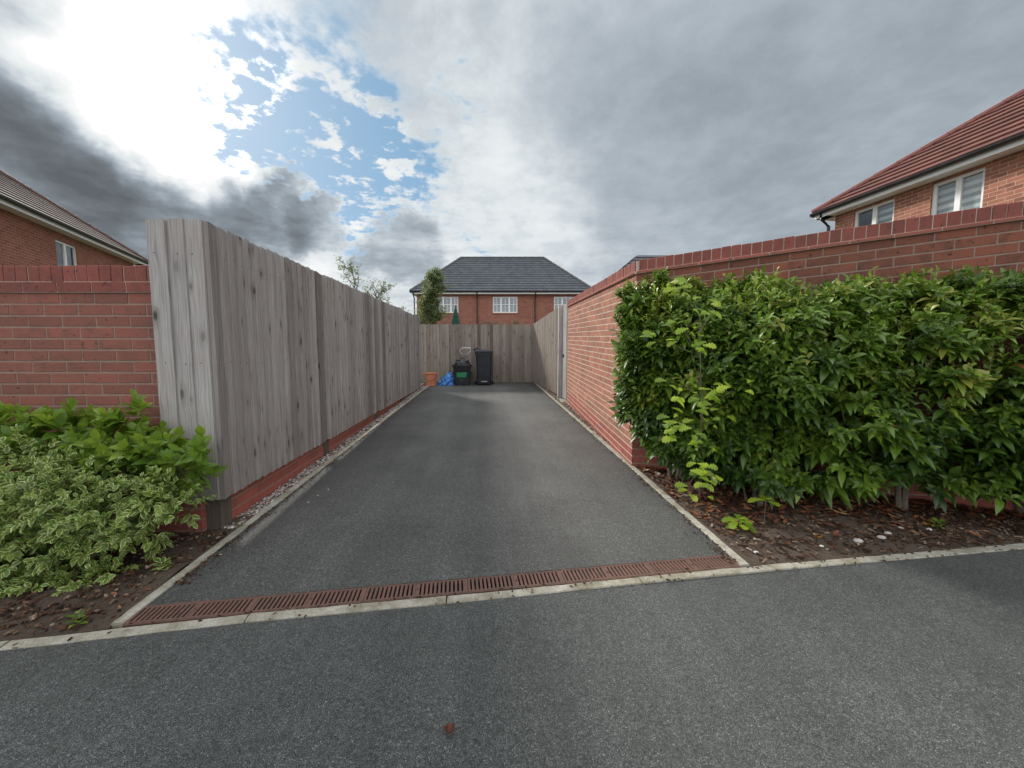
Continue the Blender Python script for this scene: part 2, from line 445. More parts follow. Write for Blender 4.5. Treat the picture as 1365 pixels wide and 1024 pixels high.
# ------------------------------------------------------------------ mesh accumulator
class MB:
    def __init__(s):
        s.v = []; s.f = []; s.uv = []; s.r = []; s.m = []

    def face(s, pts, uvs=None, rnd=.5, mi=0):
        k = len(s.v)
        s.v.extend([tuple(p) for p in pts])
        s.f.append(tuple(range(k, k + len(pts))))
        if uvs is None:
            p0 = Vector(pts[0]); ex = (Vector(pts[1]) - p0)
            ex = ex.normalized() if ex.length > 1e-9 else Vector((1, 0, 0))
            nn = ex.cross(Vector(pts[-1]) - p0)
            ey = nn.cross(ex).normalized() if nn.length > 1e-12 else Vector((0, 0, 1))
            uvs = [((Vector(p) - p0).dot(ex), (Vector(p) - p0).dot(ey)) for p in pts]
        s.uv.append(uvs); s.r.append(rnd); s.m.append(mi)

    def hexa(s, b, t, rnd=.5, mi=0, uo=(0, 0), skip=(), vert=True):
        """b, t: four bottom and four top points, same winding (counter-clockwise from above)"""
        b = [Vector(p) for p in b]; t = [Vector(p) for p in t]
        run = 0
        for i in range(4):
            j = (i + 1) % 4
            w = (b[j] - b[i]).length; h0 = (t[i] - b[i]).length; h1 = (t[j] - b[j]).length
            if i not in skip:
                s.face([b[i], b[j], t[j], t[i]], [(uo[0] + run, uo[1]), (uo[0] + run + w, uo[1]), (uo[0] + run + w, uo[1] + h1), (uo[0] + run, uo[1] + h0)], rnd, mi)
            run += w
        if 'b' not in skip:
            s.face([b[3], b[2], b[1], b[0]], None, rnd, mi)
        if 't' not in skip:
            s.face([t[0], t[1], t[2], t[3]], None, rnd, mi)

    def box(s, c, sx, sy, sz, rnd=.5, mi=0, ax=None, uo=(0, 0)):
        """box centred on c with half-free axes; ax = direction of local x in plan"""
        ex = Vector((1, 0, 0)) if ax is None else Vector((ax[0], ax[1], 0)).normalized()
        ey = Vector((-ex.y, ex.x, 0)); ez = Vector((0, 0, 1)); c = Vector(c)
        q = [(-1, -1), (1, -1), (1, 1), (-1, 1)]
        b = [c + ex * (a * sx / 2) + ey * (d * sy / 2) - ez * sz / 2 for a, d in q]
        t = [p + ez * sz for p in b]
        s.hexa(b, t, rnd, mi, uo)

    def tube(s, pts, rad, seg=8, rnd=.5, mi=0, cap=True):
        pts = [Vector(p) for p in pts]
        if not hasattr(rad, '__len__'):
            rad = [rad] * len(pts)
        rings = []
        run = 0
        for i, p in enumerate(pts):
            d = (pts[min(i + 1, len(pts) - 1)] - pts[max(i - 1, 0)]).normalized()
            a = d.cross(Vector((0, 0, 1)) if abs(d.z) < .9 else Vector((0, 1, 0))).normalized()
            c = d.cross(a)
            rings.append([p + (a * math.cos(2 * math.pi * k / seg) + c * math.sin(2 * math.pi * k / seg)) * rad[i] for k in range(seg)])
        for i in range(len(pts) - 1):
            L = (pts[i + 1] - pts[i]).length
            for k in range(seg):
                j = (k + 1) % seg
                s.face([rings[i][k], rings[i + 1][k], rings[i + 1][j], rings[i][j]],
                       [(k / seg * .3, run), (k / seg * .3, run + L), ((k + 1) / seg * .3, run + L), ((k + 1) / seg * .3, run)], rnd, mi)
            run += L
        if cap:
            s.face(rings[0], None, rnd, mi); s.face(rings[-1][::-1], None, rnd, mi)

    def grid(s, rows, closed=False, rnd=.5, mi=0):
        for i in range(len(rows) - 1):
            n = len(rows[i])
            for k in range(n if closed else n - 1):
                j = (k + 1) % n
                s.face([rows[i][k], rows[i][j], rows[i + 1][j], rows[i + 1][k]],
                       [(k / n, i / len(rows)), ((k + 1) / n, i / len(rows)), ((k + 1) / n, (i + 1) / len(rows)), (k / n, (i + 1) / len(rows))], rnd, mi)

    def build(s, name, mats, parent=None, smooth=False, weld=False, bevel=0, local=False):
        me = bpy.data.meshes.new(name)
        off = Vector((0, 0, 0))
        if parent is not None and not local:
            off = parent.matrix_basis.translation.copy()
            pp = parent.parent
            while pp is not None:
                off += pp.matrix_basis.translation
                pp = pp.parent
        me.from_pydata([(a - off.x, b - off.y, c - off.z) for a, b, c in s.v], [], s.f)
        ul = me.uv_layers.new(name='UVMap')
        ul.data.foreach_set('uv', np.array([c for f in s.uv for p in f for c in p], dtype=np.float32))
        at = me.attributes.new('rnd', 'FLOAT', 'FACE')
        at.data.foreach_set('value', np.array(s.r, dtype=np.float32))
        for m in (mats if isinstance(mats, (list, tuple)) else [mats]):
            me.materials.append(MAT[m] if isinstance(m, str) else m)
        me.polygons.foreach_set('material_index', np.array(s.m, dtype=np.int32))
        if weld or bevel:
            import bmesh
            bm = bmesh.new(); bm.from_mesh(me)
            bmesh.ops.remove_doubles(bm, verts=bm.verts, dist=.0004)
            bmesh.ops.recalc_face_normals(bm, faces=bm.faces)
            bm.to_mesh(me); bm.free()
        if smooth:
            me.polygons.foreach_set('use_smooth', np.ones(len(me.polygons), dtype=bool))
        me.update()
        o = bpy.data.objects.new(name, me)
        COL.objects.link(o)
        o.parent = parent
        if bevel:
            md = o.modifiers.new('edge', 'BEVEL'); md.width = bevel; md.segments = 2; md.limit_method = 'ANGLE'; md.angle_limit = R(40)
        return o


def tag(o, label, cat, group=None):
    o['label'] = label; o['category'] = cat
    if group:
        o['group'] = group
    return o


def structure(o):
    o['kind'] = 'structure'
    return o


def stuff(o, label, cat):
    o['kind'] = 'stuff'; o['label'] = label; o['category'] = cat
    return o


def thing(name, label, cat, loc=(0, 0, 0), group=None):
    o = bpy.data.objects.new(name, None)
    COL.objects.link(o)
    o.empty_display_size = .2
    o.location = loc
    return tag(o, label, cat, group)


def dup(root, loc, rotz=None):
    r = root.copy(); COL.objects.link(r); r.location = loc
    if rotz is not None:
        r.rotation_euler = (0, 0, rotz)
    for ch in list(root.children):
        c = ch.copy(); COL.objects.link(c); c.parent = r
    return r


# ------------------------------------------------------------------ leaf clouds
def leaf_cloud(name, P, D, N, L, W, profile, material, parent=None, droop=.25, fold=.25, rnd=None, extra=None, curl=None, world_origin=(0, 0, 0)):
    """P base points, D leaf directions, N up-normals, L lengths, W half widths; profile = half width per section.
    One mesh; every leaf has a folded, drooping blade of its own."""
    P = np.asarray(P, float); D = np.asarray(D, float); N = np.asarray(N, float)
    n = len(P); L = np.asarray(L, float).reshape(n, 1); W = np.asarray(W, float).reshape(n, 1)
    D /= np.linalg.norm(D, axis=1, keepdims=True) + 1e-9
    S = np.cross(D, N); S /= np.linalg.norm(S, axis=1, keepdims=True) + 1e-9
    N = np.cross(S, D)
    k = len(profile)
    dr = (droop * (.4 + 1.2 * rng.random((n, 1)))) if np.isscalar(droop) else droop.reshape(n, 1)
    V = np.zeros((n, k, 3, 3))
    for i, w in enumerate(profile):
        t = i / (k - 1)
        c = P + D * (L * (t - .12 * dr * t * t)) - np.array([0, 0, 1.0]) * (L * dr * t * t)
        V[:, i, 1] = c
        up = N * (W * w * fold)
        V[:, i, 0] = c - S * (W * w) + up
        V[:, i, 2] = c + S * (W * w) + up
    off = np.array(world_origin)
    verts = (V.reshape(-1, 3) - off)
    base = (np.arange(n) * k * 3)[:, None]
    quads = []
    uvq = []
    for i in range(k - 1):
        for s_ in (0, 1):
            a = i * 3 + s_
            quads.append([a, a + 1, a + 4, a + 3])
            u0, u1 = s_ * .5, s_ * .5 + .5
            uvq.append([(u0, i / (k - 1)), (u1, i / (k - 1)), (u1, (i + 1) / (k - 1)), (u0, (i + 1) / (k - 1))])
    q = np.array(quads)
    F = (base[:, :, None] + q[None]).reshape(-1, 4)
    me = bpy.data.meshes.new(name)
    nv, nf = len(verts), len(F)
    me.vertices.add(nv); me.vertices.foreach_set('co', verts.astype(np.float32).ravel())
    me.loops.add(nf * 4); me.loops.foreach_set('vertex_index', F.astype(np.int32).ravel())
    me.polygons.add(nf); me.polygons.foreach_set('loop_start', (np.arange(nf) * 4).astype(np.int32))
    me.update(calc_edges=True)
    ul = me.uv_layers.new(name='UVMap')
    ul.data.foreach_set('uv', np.tile(np.array(uvq, dtype=np.float32).reshape(1, -1), (n, 1)).ravel())
    r = rng.random(n) if rnd is None else rnd
    at = me.attributes.new('rnd', 'FLOAT', 'FACE')
    at.data.foreach_set('value', np.repeat(r, len(q)).astype(np.float32))
    me.polygons.foreach_set('use_smooth', np.ones(nf, dtype=bool))
    me.materials.append(MAT[material])
    me.validate()
    o = bpy.data.objects.new(name, me)
    COL.objects.link(o)
    o.parent = parent
    return o


LANCE = [.12, .72, 1.0, .86, .5, .03]
OVAL = [.15, .85, 1.0, .75, .05]
OAK = [.08, .30, .22, .55, .34, .85, .5, 1.0, .6, .72, .05]
SMALL = [.2, 1.0, .8, .1]


def unit(v):
    return v / (np.linalg.norm(v, axis=-1, keepdims=True) + 1e-9)


def sprigs(B, A, per, length, leafL, spread=1.0, up=.25):
    """B sprig bases, A sprig axes. Leaves spiral around each sprig. Returns P, D, N, L, sprig index, t"""
    n = len(B)
    t = (np.arange(per) + .5) / per
    A = unit(A)
    ref = np.where(np.abs(A[:, 2:3]) < .9, np.array([[0, 0, 1.0]]), np.array([[1.0, 0, 0]]))
    X = unit(np.cross(A, ref)); Y = np.cross(A, X)
    ph = rng.random((n, 1)) * 6.28 + np.arange(per)[None] * 2.4
    ph = ph + rng.normal(0, .25, ph.shape)
    P = B[:, None] + A[:, None] * (t[None, :, None] * length * (.7 + .6 * rng.random((n, 1, 1))))
    rad = X[:, None] * np.cos(ph)[..., None] + Y[:, None] * np.sin(ph)[..., None]
    sp = spread * (1.15 - .75 * t[None, :, None])
    D = unit(rad * sp + A[:, None] * (.35 + .5 * t[None, :, None]) + np.array([0, 0, up]) + rng.normal(0, .12, rad.shape))
    N = unit(A[:, None] * 1.0 + np.array([0, 0, .6]) - rad * .2 + rng.normal(0, .15, rad.shape))
    L = leafL * (.65 + .6 * rng.random((n, per))) * (1 - .35 * t[None])
    idx = np.repeat(np.arange(n), per)
    return P.reshape(-1, 3), D.reshape(-1, 3), N.reshape(-1, 3), L.ravel(), idx, np.tile(t, n)


def fbm(p, s, seed=0):
    return mnoise.fractal(Vector((p[0] * s + seed, p[1] * s, p[2] * s)), .7, 2.0, 4)


# ------------------------------------------------------------------ ground
def sheet(name, xs, ys, zf, m, label, cat):
    mb = MB()
    for i in range(len(xs) - 1):
        for j in range(len(ys) - 1):
            q = [(xs[i], ys[j]), (xs[i + 1], ys[j]), (xs[i + 1], ys[j + 1]), (xs[i], ys[j + 1])]
            mb.face([(a, b, zf(a, b)) for a, b in q], [(a, b) for a, b in q])
    o = mb.build(name, m)
    structure(o); o['label'] = label; o['category'] = cat
    return o


sheet('ground', [-400, -60, -20, -8, 0, 8, 20, 60, 400], [-400, -60, -12, 0, 4, 8, 12.2, 40, 120, 500], lambda x, y: gz(y) - .06, 'lawn',
      'grassy garden ground beyond the walls and fences', 'ground')

# front kerb line, measured at its back edge (the side of the drain)
KX = [-9, -5, -3, -2.3, -1.9, -1.586, -.17, 1.367, 3.36, 5.5, 9]
KY = [.55, 1.20, 1.50, 1.615, 1.675, 1.722, 1.824, 1.955, 2.085, 2.23, 2.48]


def ky(x):
    return float(np.interp(x, KX, KY))


def xr(y):
    return 1.43 + .009 * (y - 2)


def xl(y):
    return -1.605 + .003 * (y - 2)


KW = .052
DW = .128
# road
mb = MB()
kx = [-60] + KX + [60]
for a, b in zip(kx[:-1], kx[1:]):
    ya, yb = ky(a) - KW, ky(b) - KW
    for y0, y1 in ((-12, -4), (-4, None)):
        p = [(a, y0), (b, y0), (b, yb if y1 is None else y1), (a, ya if y1 is None else y1)]
        mb.face([(x, y, gz(y) - .003) for x, y in p], p)
road = structure(mb.build('road', 'road'))
road['label'] = 'dark grey tarmac road across the foreground'; road['category'] = 'road'

# driveway
mb = MB()
n = 24
for i in range(n):
    def row(t):
        xa, xb = xl(2), xr(2)
        return t
    f0, f1 = i / n, (i + 1) / n
    y_back = 11.78

    def pt(u, f):
        y_front = ky(-1.6 + 3.03 * u) + DW
        y = y_front + (y_back - y_front) * f
        x = xl(y) + (xr(y) - xl(y)) * u
        return (x, y, gz(y) + .002 + .004 * math.sin(u * math.pi))
    for u0 in np.linspace(0, 1, 9)[:-1]:
        u1 = u0 + 1 / 8
        mb.face([pt(u0, f0), pt(u1, f0), pt(u1, f1), pt(u0, f1)])
o = structure(mb.build('driveway', 'drive', smooth=True)); o['label'] = 'long tarmac driveway between the fence and the brick wall'; o['category'] = 'driveway'

# right wall corner and line, left wall
WC = Vector((1.475, 3.70)); WE = Vector((1.70, 7.81)); WR = Vector((3.86, 2.48)); WX = Vector((4.25, 2.28)); WX2 = Vector((9, 2.62))


def wall_y(x):
    return float(np.interp(x, [WC.x, WR.x, WX.x, WX2.x], [WC.y, WR.y, WX.y, WX2.y])) if False else (
        WC.y + (x - WC.x) * (WR.y - WC.y) / (WR.x - WC.x) if x < WX.x else WX.y + (x - WX.x) * .0716)


def bed(name, poly_fn, xs, nv, amp, label):
    mb = MB()
    rows = []
    for x in xs:
        y0, y1 = poly_fn(x)
        rows.append([(x, y0 + (y1 - y0) * k / nv, gz(y0 + (y1 - y0) * k / nv) + (.0 if k == 0 else amp * (.5 + .9 * fbm((x, y0 + (y1 - y0) * k / nv, 0), 5.0))) - .004) for k in range(nv + 1)])
    for i in range(len(rows) - 1):
        for k in range(nv):
            mb.face([rows[i][k], rows[i + 1][k], rows[i + 1][k + 1], rows[i][k + 1]])
    o = structure(mb.build(name, 'soil', smooth=True, weld=True)); o['label'] = label; o['category'] = 'planting bed'
    return o


def rb(x):
    y0 = ky(x)
    if x < 1.50:
        y0 = ky(x)
    y1 = wall_y(max(x, WC.x)) + .02
    return y0, max(y1, y0 + .05)


bed('planting_bed', rb, [1.475 + .05 * i for i in range(150)], 26, .022, 'bare soil bed with bark mulch under the laurel hedge')
bed('planting_bed', lambda x: (ky(x), 2.80), [-8 + .05 * i for i in range(128)] , 20, .025, 'soil bed under the shrubs beside the left brick wall')

# strips of ground under the gravel
for side, label in ((-1, 'gravel bed along the foot of the timber fence'), (1, 'gravel bed along the foot of the right brick wall')):
    mb = MB()
    ys = list(np.linspace(2.45 if side < 0 else 3.6, 11.75, 14))
    for a, b in zip(ys[:-1], ys[1:]):
        def q(y):
            return (xl(y) - .048, -1.95) if side < 0 else (xr(y) + .048, xr(y) + .40)
        p = [(q(a)[0], a), (q(a)[1], a), (q(b)[1], b), (q(b)[0], b)]
        if side < 0:
            p = [p[1], p[0], p[3], p[2]]
        mb.face([(x, y, gz(y) - .012) for x, y in p], p)
    o = structure(mb.build('gravel_bed', 'soil')); o['label'] = label; o['category'] = 'gravel bed'

# concrete pad at the foot of the gate
mb = MB()
mb.box((1.68, 8.15, gz(8.15) - .02), .16, .62, .05)
o = tag(mb.build('concrete_pad', 'kerb', bevel=.004), 'small pale concrete pad at the foot of the side gate', 'paving slab')


# kerb stones
def kerb_piece(p0, p1, w, side, group, label, top=.006, name='kerb_stone'):
    """a concrete edging stone from p0 to p1 (plan), body to the given side"""
    p0 = Vector(p0); p1 = Vector(p1)
    d = (p1 - p0).normalized(); L = (p1 - p0).length
    nrm = Vector((-d.y, d.x)) * side
    g = .003
    mb = MB()
    seg = max(2, int(L / .08))
    dz = random.uniform(-.002, .003)
    rows = []
    for i in range(seg + 1):
        c = p0 + d * (g + (L - 2 * g) * i / seg)
        wob = .0035 * fbm((c.x, c.y, 0), 6, 3)
        wb = .0035 * fbm((c.x, c.y, 5), 7, 9)
        a = c + nrm * wob; b = c + nrm * (w + wb)
        za, zb = gz(a.y) + top + dz, gz(b.y) + top + dz
        rows.append([(a.x, a.y, za - .09), (a.x, a.y, za - .004), (a.x + nrm.x * .004, a.y + nrm.y * .004, za), (b.x - nrm.x * .004, b.y - nrm.y * .004, zb), (b.x, b.y, zb - .004), (b.x, b.y, zb - .09)])
    mb.grid(rows)
    mb.face(rows[0]); mb.face(rows[-1][::-1])
    o = mb.build(name, 'kerb', weld=True)
    return tag(o, label, 'kerb', group)


xs = [-7.4, -6.5, -5.58, -4.67, -3.75, -2.87, -1.98, -1.08, -.19, .815, 1.73, 2.64, 3.55, 4.46, 5.37, 6.28]
for a, b in zip(xs[:-1], xs[1:]):
    kerb_piece((a, ky(a) - KW), (b, ky(b) - KW), KW, 1, 'flush kerb stones along the edge of the road', 'flush pale concrete kerb stone between road and driveway or bed')
ys = [1.724 + .915 * i for i in range(11)] + [11.7]
for a, b in zip(ys[:-1], ys[1:]):
    kerb_piece((xl(a), a), (xl(b), b), .05, 1, 'edging stones on the fence side of the driveway', 'narrow concrete edging stone between driveway and fence gravel', .012, 'edging_stone')
ys = [1.965 + .915 * i for i in range(11)] + [11.7]
for a, b in zip(ys[:-1], ys[1:]):
    kerb_piece((xr(a), a), (xr(b), b), .05, -1, 'edging stones on the wall side of the driveway', 'narrow concrete edging stone on the brick wall side of driveway', .012, 'edging_stone')

# ------------------------------------------------------------------ channel drain
GA = Vector((-1.602, ky(-1.602) + .001)); GB = Vector((1.426, ky(1.426) + .001))
gd = (GB - GA).normalized(); gL = (GB - GA).length / 6; gang = math.atan2(gd.y, gd.x)


def grate_bars(mb, L, W):
    z0, z1 = -.018, .004
    def b(x0, x1, y0, y1, zt=z1, r=.5):
        mb.hexa([(x0, y0, z0), (x1, y0, z0), (x1, y1, z0), (x0, y1, z0)], [(x0, y0, zt), (x1, y0, zt), (x1, y1, zt), (x0, y1, zt)], r)
    b(.0012, L - .0012, .008, .018); b(.0012, L - .0012, W - .018, W - .008)
    b(.0012, .012, .018, W - .018); b(L - .012, L - .0012, .018, W - .018)
    # angled bars, a plate for the bolt half way
    n = 23
    p = (L - .024) / n
    sk = .0
    for i in range(n):
        x = .012 + p * i
        if i == n // 2:
            b(x + .001, x + p * 1.0, .018, W - .018, z1 - .0015)
            continue
        b(x + p * .42, x + p * .98, .0181, W - .0181, z1 - .001)


def make_grate():
    t = thing('drain_grate', 'rust brown slotted iron grate in the drain across the driveway mouth', 'drain grate', (0, 0, 0), 'iron grates of the channel drain')
    mb = MB(); grate_bars(mb, gL, DW); mb.build('slotted_plate', 'rust', t, local=True)
    mb = MB()
    mb.tube([(gL / 2, DW / 2, .0025), (gL / 2, DW / 2, .0055)], [.010, .009], 14)
    mb.tube([(gL / 2, DW / 2, .0056), (gL / 2, DW / 2, .0062)], [.0045, .0045], 8, mi=1)
    mb.build('bolt', ['rust', 'void'], t, local=True)
    return t


g0 = make_grate()
for i in range(6):
    o = g0 if i == 0 else dup(g0, (0, 0, 0))
    p = GA + gd * gL * i
    o.location = (p.x, p.y, gz(p.y)); o.rotation_euler = (math.atan(SLOPE * math.cos(gang)) , 0, gang)
t = thing('drain_channel', 'dark iron channel holding the row of grates', 'drain channel', (0, ky(0), gz(ky(0))))
mb = MB()
for off0, off1, zt in ((0.0, .0055, .003), (DW - .0055, DW, .003)):
    a = GA + Vector((-gd.y, gd.x)) * off0; b_ = GB + Vector((-gd.y, gd.x)) * off0
    c = GB + Vector((-gd.y, gd.x)) * off1; d = GA + Vector((-gd.y, gd.x)) * off1
    pts = [a, b_, c, d]
    mb.hexa([(p.x, p.y, gz(p.y) - .08) for p in pts], [(p.x, p.y, gz(p.y) + zt) for p in pts])
mb.build('rim', 'rust', t)
mb = MB()
nrm = Vector((-gd.y, gd.x))
pts = [GA + nrm * .006, GB + nrm * .006, GB + nrm * (DW - .006), GA + nrm * (DW - .006)]
mb.face([(p.x, p.y, gz(p.y) - .03) for p in pts])
mb.build('trough', 'void', t)


# ------------------------------------------------------------------ brick walls
def brick_face(mb, A, B, zt0, zt1, zb0, zb1, red_below=.0, out=.004, start=0.0, skew=0, rmax=1.0):
    """real stretcher bricks on the face from A to B; outward is to the right of A->B. mi 0 brick, 1 red brick"""
    A = Vector((A[0], A[1])); B = Vector((B[0], B[1]))
    d = (B - A).normalized(); L = (B - A).length
    nr = Vector((d.y, -d.x))
    H = max(zt0 - zb0, zt1 - zb1)
    rows = int(H / .075) + 2
    for r in range(rows):
        off = -.1125 if (r + skew) % 2 else 0.0
        k = 0
        while True:
            u0 = off + k * .225 + start; u1 = u0 + .215; k += 1
            if u0 > L:
                break
            u0 = max(u0, 0.0); u1 = min(u1, L)
            if u1 - u0 < .02:
                continue
            j = [random.uniform(-.0012, .0012) for _ in range(8)]
            um = (u0 + u1) / 2
            zt = zt0 + (zt1 - zt0) * um / L - r * .075
            zb = zt - .063
            zground = zb0 + (zb1 - zb0) * um / L
            if zt < zground - .02:
                continue
            sl = (zt1 - zt0) / L
            o = out - .0025 + random.uniform(-.0006, .0012)
            def P(u, z, depth):
                q = A + d * u + nr * depth
                return (q.x, q.y, z + sl * (u - um))
            red = zb < zground + red_below
            rr = random.random()
            pts = [P(u0 + j[0], zb + j[1], o), P(u1 + j[2], zb + j[3], o), P(u1 + j[4], zt + j[5], o), P(u0 + j[6], zt + j[7], o)]
            e = .0022
            inn = [P(u0 + j[0] + e, zb + j[1] + e, o + .0012), P(u1 + j[2] - e, zb + j[3] + e, o + .0012), P(u1 + j[4] - e, zt + j[5] - e, o + .0012), P(u0 + j[6] + e, zt + j[7] - e, o + .0012)]
            bk = [P(u0, zb, -.004), P(u1, zb, -.004), P(u1, zt, -.004), P(u0, zt, -.004)]
            mi = 1 if red else 0
            mb.face(inn, None, rr, mi)
            for a in range(4):
                b = (a + 1) % 4
                mb.face([pts[a], pts[b], inn[b], inn[a]], None, rr, mi)
                mb.face([bk[a], bk[b], pts[b], pts[a]], None, rr, mi)


def mortar_body(mb, A, B, th, zt0, zt1, zb0, zb1, mi=0):
    A = Vector((A[0], A[1])); B = Vector((B[0], B[1]))
    d = (B - A).normalized(); back = Vector((-d.y, d.x)) * th
    q = [A, B, B + back, A + back]
    mb.hexa([(q[0].x, q[0].y, zb0), (q[1].x, q[1].y, zb1), (q[2].x, q[2].y, zb1), (q[3].x, q[3].y, zb0)],
            [(q[0].x, q[0].y, zt0), (q[1].x, q[1].y, zt1), (q[2].x, q[2].y, zt1), (q[3].x, q[3].y, zt0)], .5, mi)


def coping_run(mb, A, B, zt0, zt1, h=.104, depth=.235, over=.014, pitch=.0775):
    A = Vector((A[0], A[1])); B = Vector((B[0], B[1]))
    d = (B - A).normalized(); L = (B - A).length; nr = Vector((d.y, -d.x))
    n = max(1, round(L / pitch)); pt = L / n
    sl = (zt1 - zt0) / L
    for i in range(n):
        u0 = i * pt + .004; u1 = (i + 1) * pt - .004
        dz = random.uniform(-.003, .003); o = over + random.uniform(-.003, .003)
        r = random.random()
        tw = random.uniform(-.0015, .0015)
        ft, fb = [], []
        for (u, dd) in ((u0, o), (u1, o + tw), (u1, o - depth), (u0, o - depth)):
            q = A + d * u + nr * dd
            z = zt0 + sl * u + dz
            fb.append((q.x, q.y, z - h)); ft.append((q.x, q.y, z))
        # softened arris
        c = [Vector(p) for p in ft]; mid = sum(c, Vector()) / 4
        rim = [Vector(p) - Vector((0, 0, .004)) for p in ft]
        top = []
        for k in range(4):
            v = c[k] - mid
            top.append(c[k] - Vector((v.x, v.y, 0)).normalized() * .005)
        mb.hexa(fb, rim, r, 0, skip=('t',))
        for k in range(4):
            m = (k + 1) % 4
            mb.face([rim[k], rim[m], top[m], top[k]], None, r, 0)
        mb.face(top, None, r, 0)
    # mortar between
    q = [A + nr * (over - .006), B + nr * (over - .006), B + nr * (over - depth + .006), A + nr * (over - depth + .006)]
    zz = [zt0, zt1, zt1, zt0]
    mb.hexa([(p.x, p.y, z - h) for p, z in zip(q, zz)], [(p.x, p.y, z - .006) for p, z in zip(q, zz)], .5, 1)


def stretcher_course(mb, A, B, zt0, zt1, h=.062, depth=.235, over=.02, mi=0, length=.225):
    A = Vector((A[0], A[1])); B = Vector((B[0], B[1]))
    d = (B - A).normalized(); L = (B - A).length; nr = Vector((d.y, -d.x))
    sl = (zt1 - zt0) / L
    u = 0
    while u < L - .01:
        e = min(u + length, L)
        r = random.random(); o = over + random.uniform(-.001, .001)
        fb, ft = [], []
        for (uu, dd) in ((u + .004, o), (e - .004, o), (e - .004, o - depth), (u + .004, o - depth)):
            q = A + d * uu + nr * dd; z = zt0 + sl * uu
            fb.append((q.x, q.y, z - h)); ft.append((q.x, q.y, z))
        mb.hexa(fb, ft, r, mi)
        u = e
    q = [A + nr * (over - .005), B + nr * (over - .005), B + nr * (over - depth + .005), A + nr * (over - depth + .005)]
    zz = [zt0, zt1, zt1, zt0]
    mb.hexa([(p.x, p.y, z - h - .004) for p, z in zip(q, zz)], [(p.x, p.y, z + .0035) for p, z in zip(q, zz)], .5, 1)


# the left wall, square to the view line of the lane; direction of its face
FD = Vector((math.cos(R(-4.08)), math.sin(R(-4.08))))          # runs to the right
LWe = Vector((-1.95, 2.705)); LWa = LWe - FD * 6.0              # right end tucked behind the fence return
t = thing('brick_wall', 'red brick garden wall behind the shrubs left of the timber fence', 'wall', (LWa.x, LWa.y, 0))
ZT = 1.812
mb = MB()
brick_face(mb, LWa, LWe, ZT - .104 - .072, ZT - .104 - .072, .02, .02, red_below=.28)
mortar_body(mb, LWa, LWe, .215, ZT - .17, ZT - .17, -.1, -.1, 2)
mb.build('brickwork', ['brick_shade', 'brick_red', 'mortar_dull'], t)
mb = MB(); coping_run(mb, LWa, LWe, ZT, ZT); mb.build('coping', ['coping', 'mortar'], t)
mb = MB(); stretcher_course(mb, LWa, LWe, ZT - .106, ZT - .106); mb.build('creasing_course', ['coping', 'mortar'], t)
# projecting red footing brickwork at the end of this wall
mb = MB()
fa = Vector((-2.6, 2.62)); fb = Vector((-1.845, 2.565))
brick_face(mb, fa, fb, .305, .305, .0, .0, red_below=.6)
brick_face(mb, fb, fb + Vector((.012, .2)), .305, .305, .0, .0, red_below=.6)
mortar_body(mb, fa, fb, .16, .305, .305, -.1, -.1, 2)
mb.build('footing', ['brick', 'brick_red', 'mortar_dull'], t)

# the right wall: side face along the driveway, front face behind the hedge
t = thing('brick_wall', 'long red brick wall with dark coping on the right of the driveway, behind the hedge', 'wall', (WC.x, WC.y, 0))
zc, ze, zr = 2.135, 2.30, 2.33
mb = MB()
brick_face(mb, WE, WC, ze - .128, zc - .128, gz(WE.y) - .02, gz(WC.y) - .02, red_below=.20)
mf = MB()
brick_face(mf, WC, WX, zc - .128, zr + .01 - .128, gz(WC.y) - .02, gz(WX.y) - .02, red_below=.20, skew=1)
brick_face(mf, WX, WX2, zr + .01 - .128, zr + .01 - .128, 0.02, 0.02, red_below=.20)
mortar_body(mb, WE, WC, .215, ze - .12, zc - .12, 0, -.05, 2)
mortar_body(mf, WC + (WX - WC).normalized() * .002, WX, .215, zc - .12, zr - .11, -.05, -.05, 2)
mortar_body(mf, WX, WX2, .215, zr - .11, zr - .11, -.05, -.05, 2)
mb.build('brickwork', ['brick', 'brick_red', 'mortar'], t)
mf.build('front_brickwork', ['brick_front_shade', 'brick_red', 'mortar_dull'], t)  # dull mortar also carries the painted shade of this face
mb = MB()
dd = (WX - WC).normalized()
coping_run(mb, WE, WC, ze, zc)
coping_run(mb, WC + dd * .02, WX, zc + .0015, zr + .01)
coping_run(mb, WX, WX2, zr + .01, zr + .01)
mb.build('coping', ['coping', 'mortar'], t)
mb = MB()
stretcher_course(mb, WE, WC, ze - .106, zc - .106, .018, .26, .028, 0, .27)
stretcher_course(mb, WC, WX, zc - .107, zr + .01 - .106, .018, .26, .028, 0, .27)
stretcher_course(mb, WX, WX2, zr - .096, zr - .096, .018, .26, .028, 0, .27)
mb.build('creasing_course', ['brick_red', 'mortar'], t)


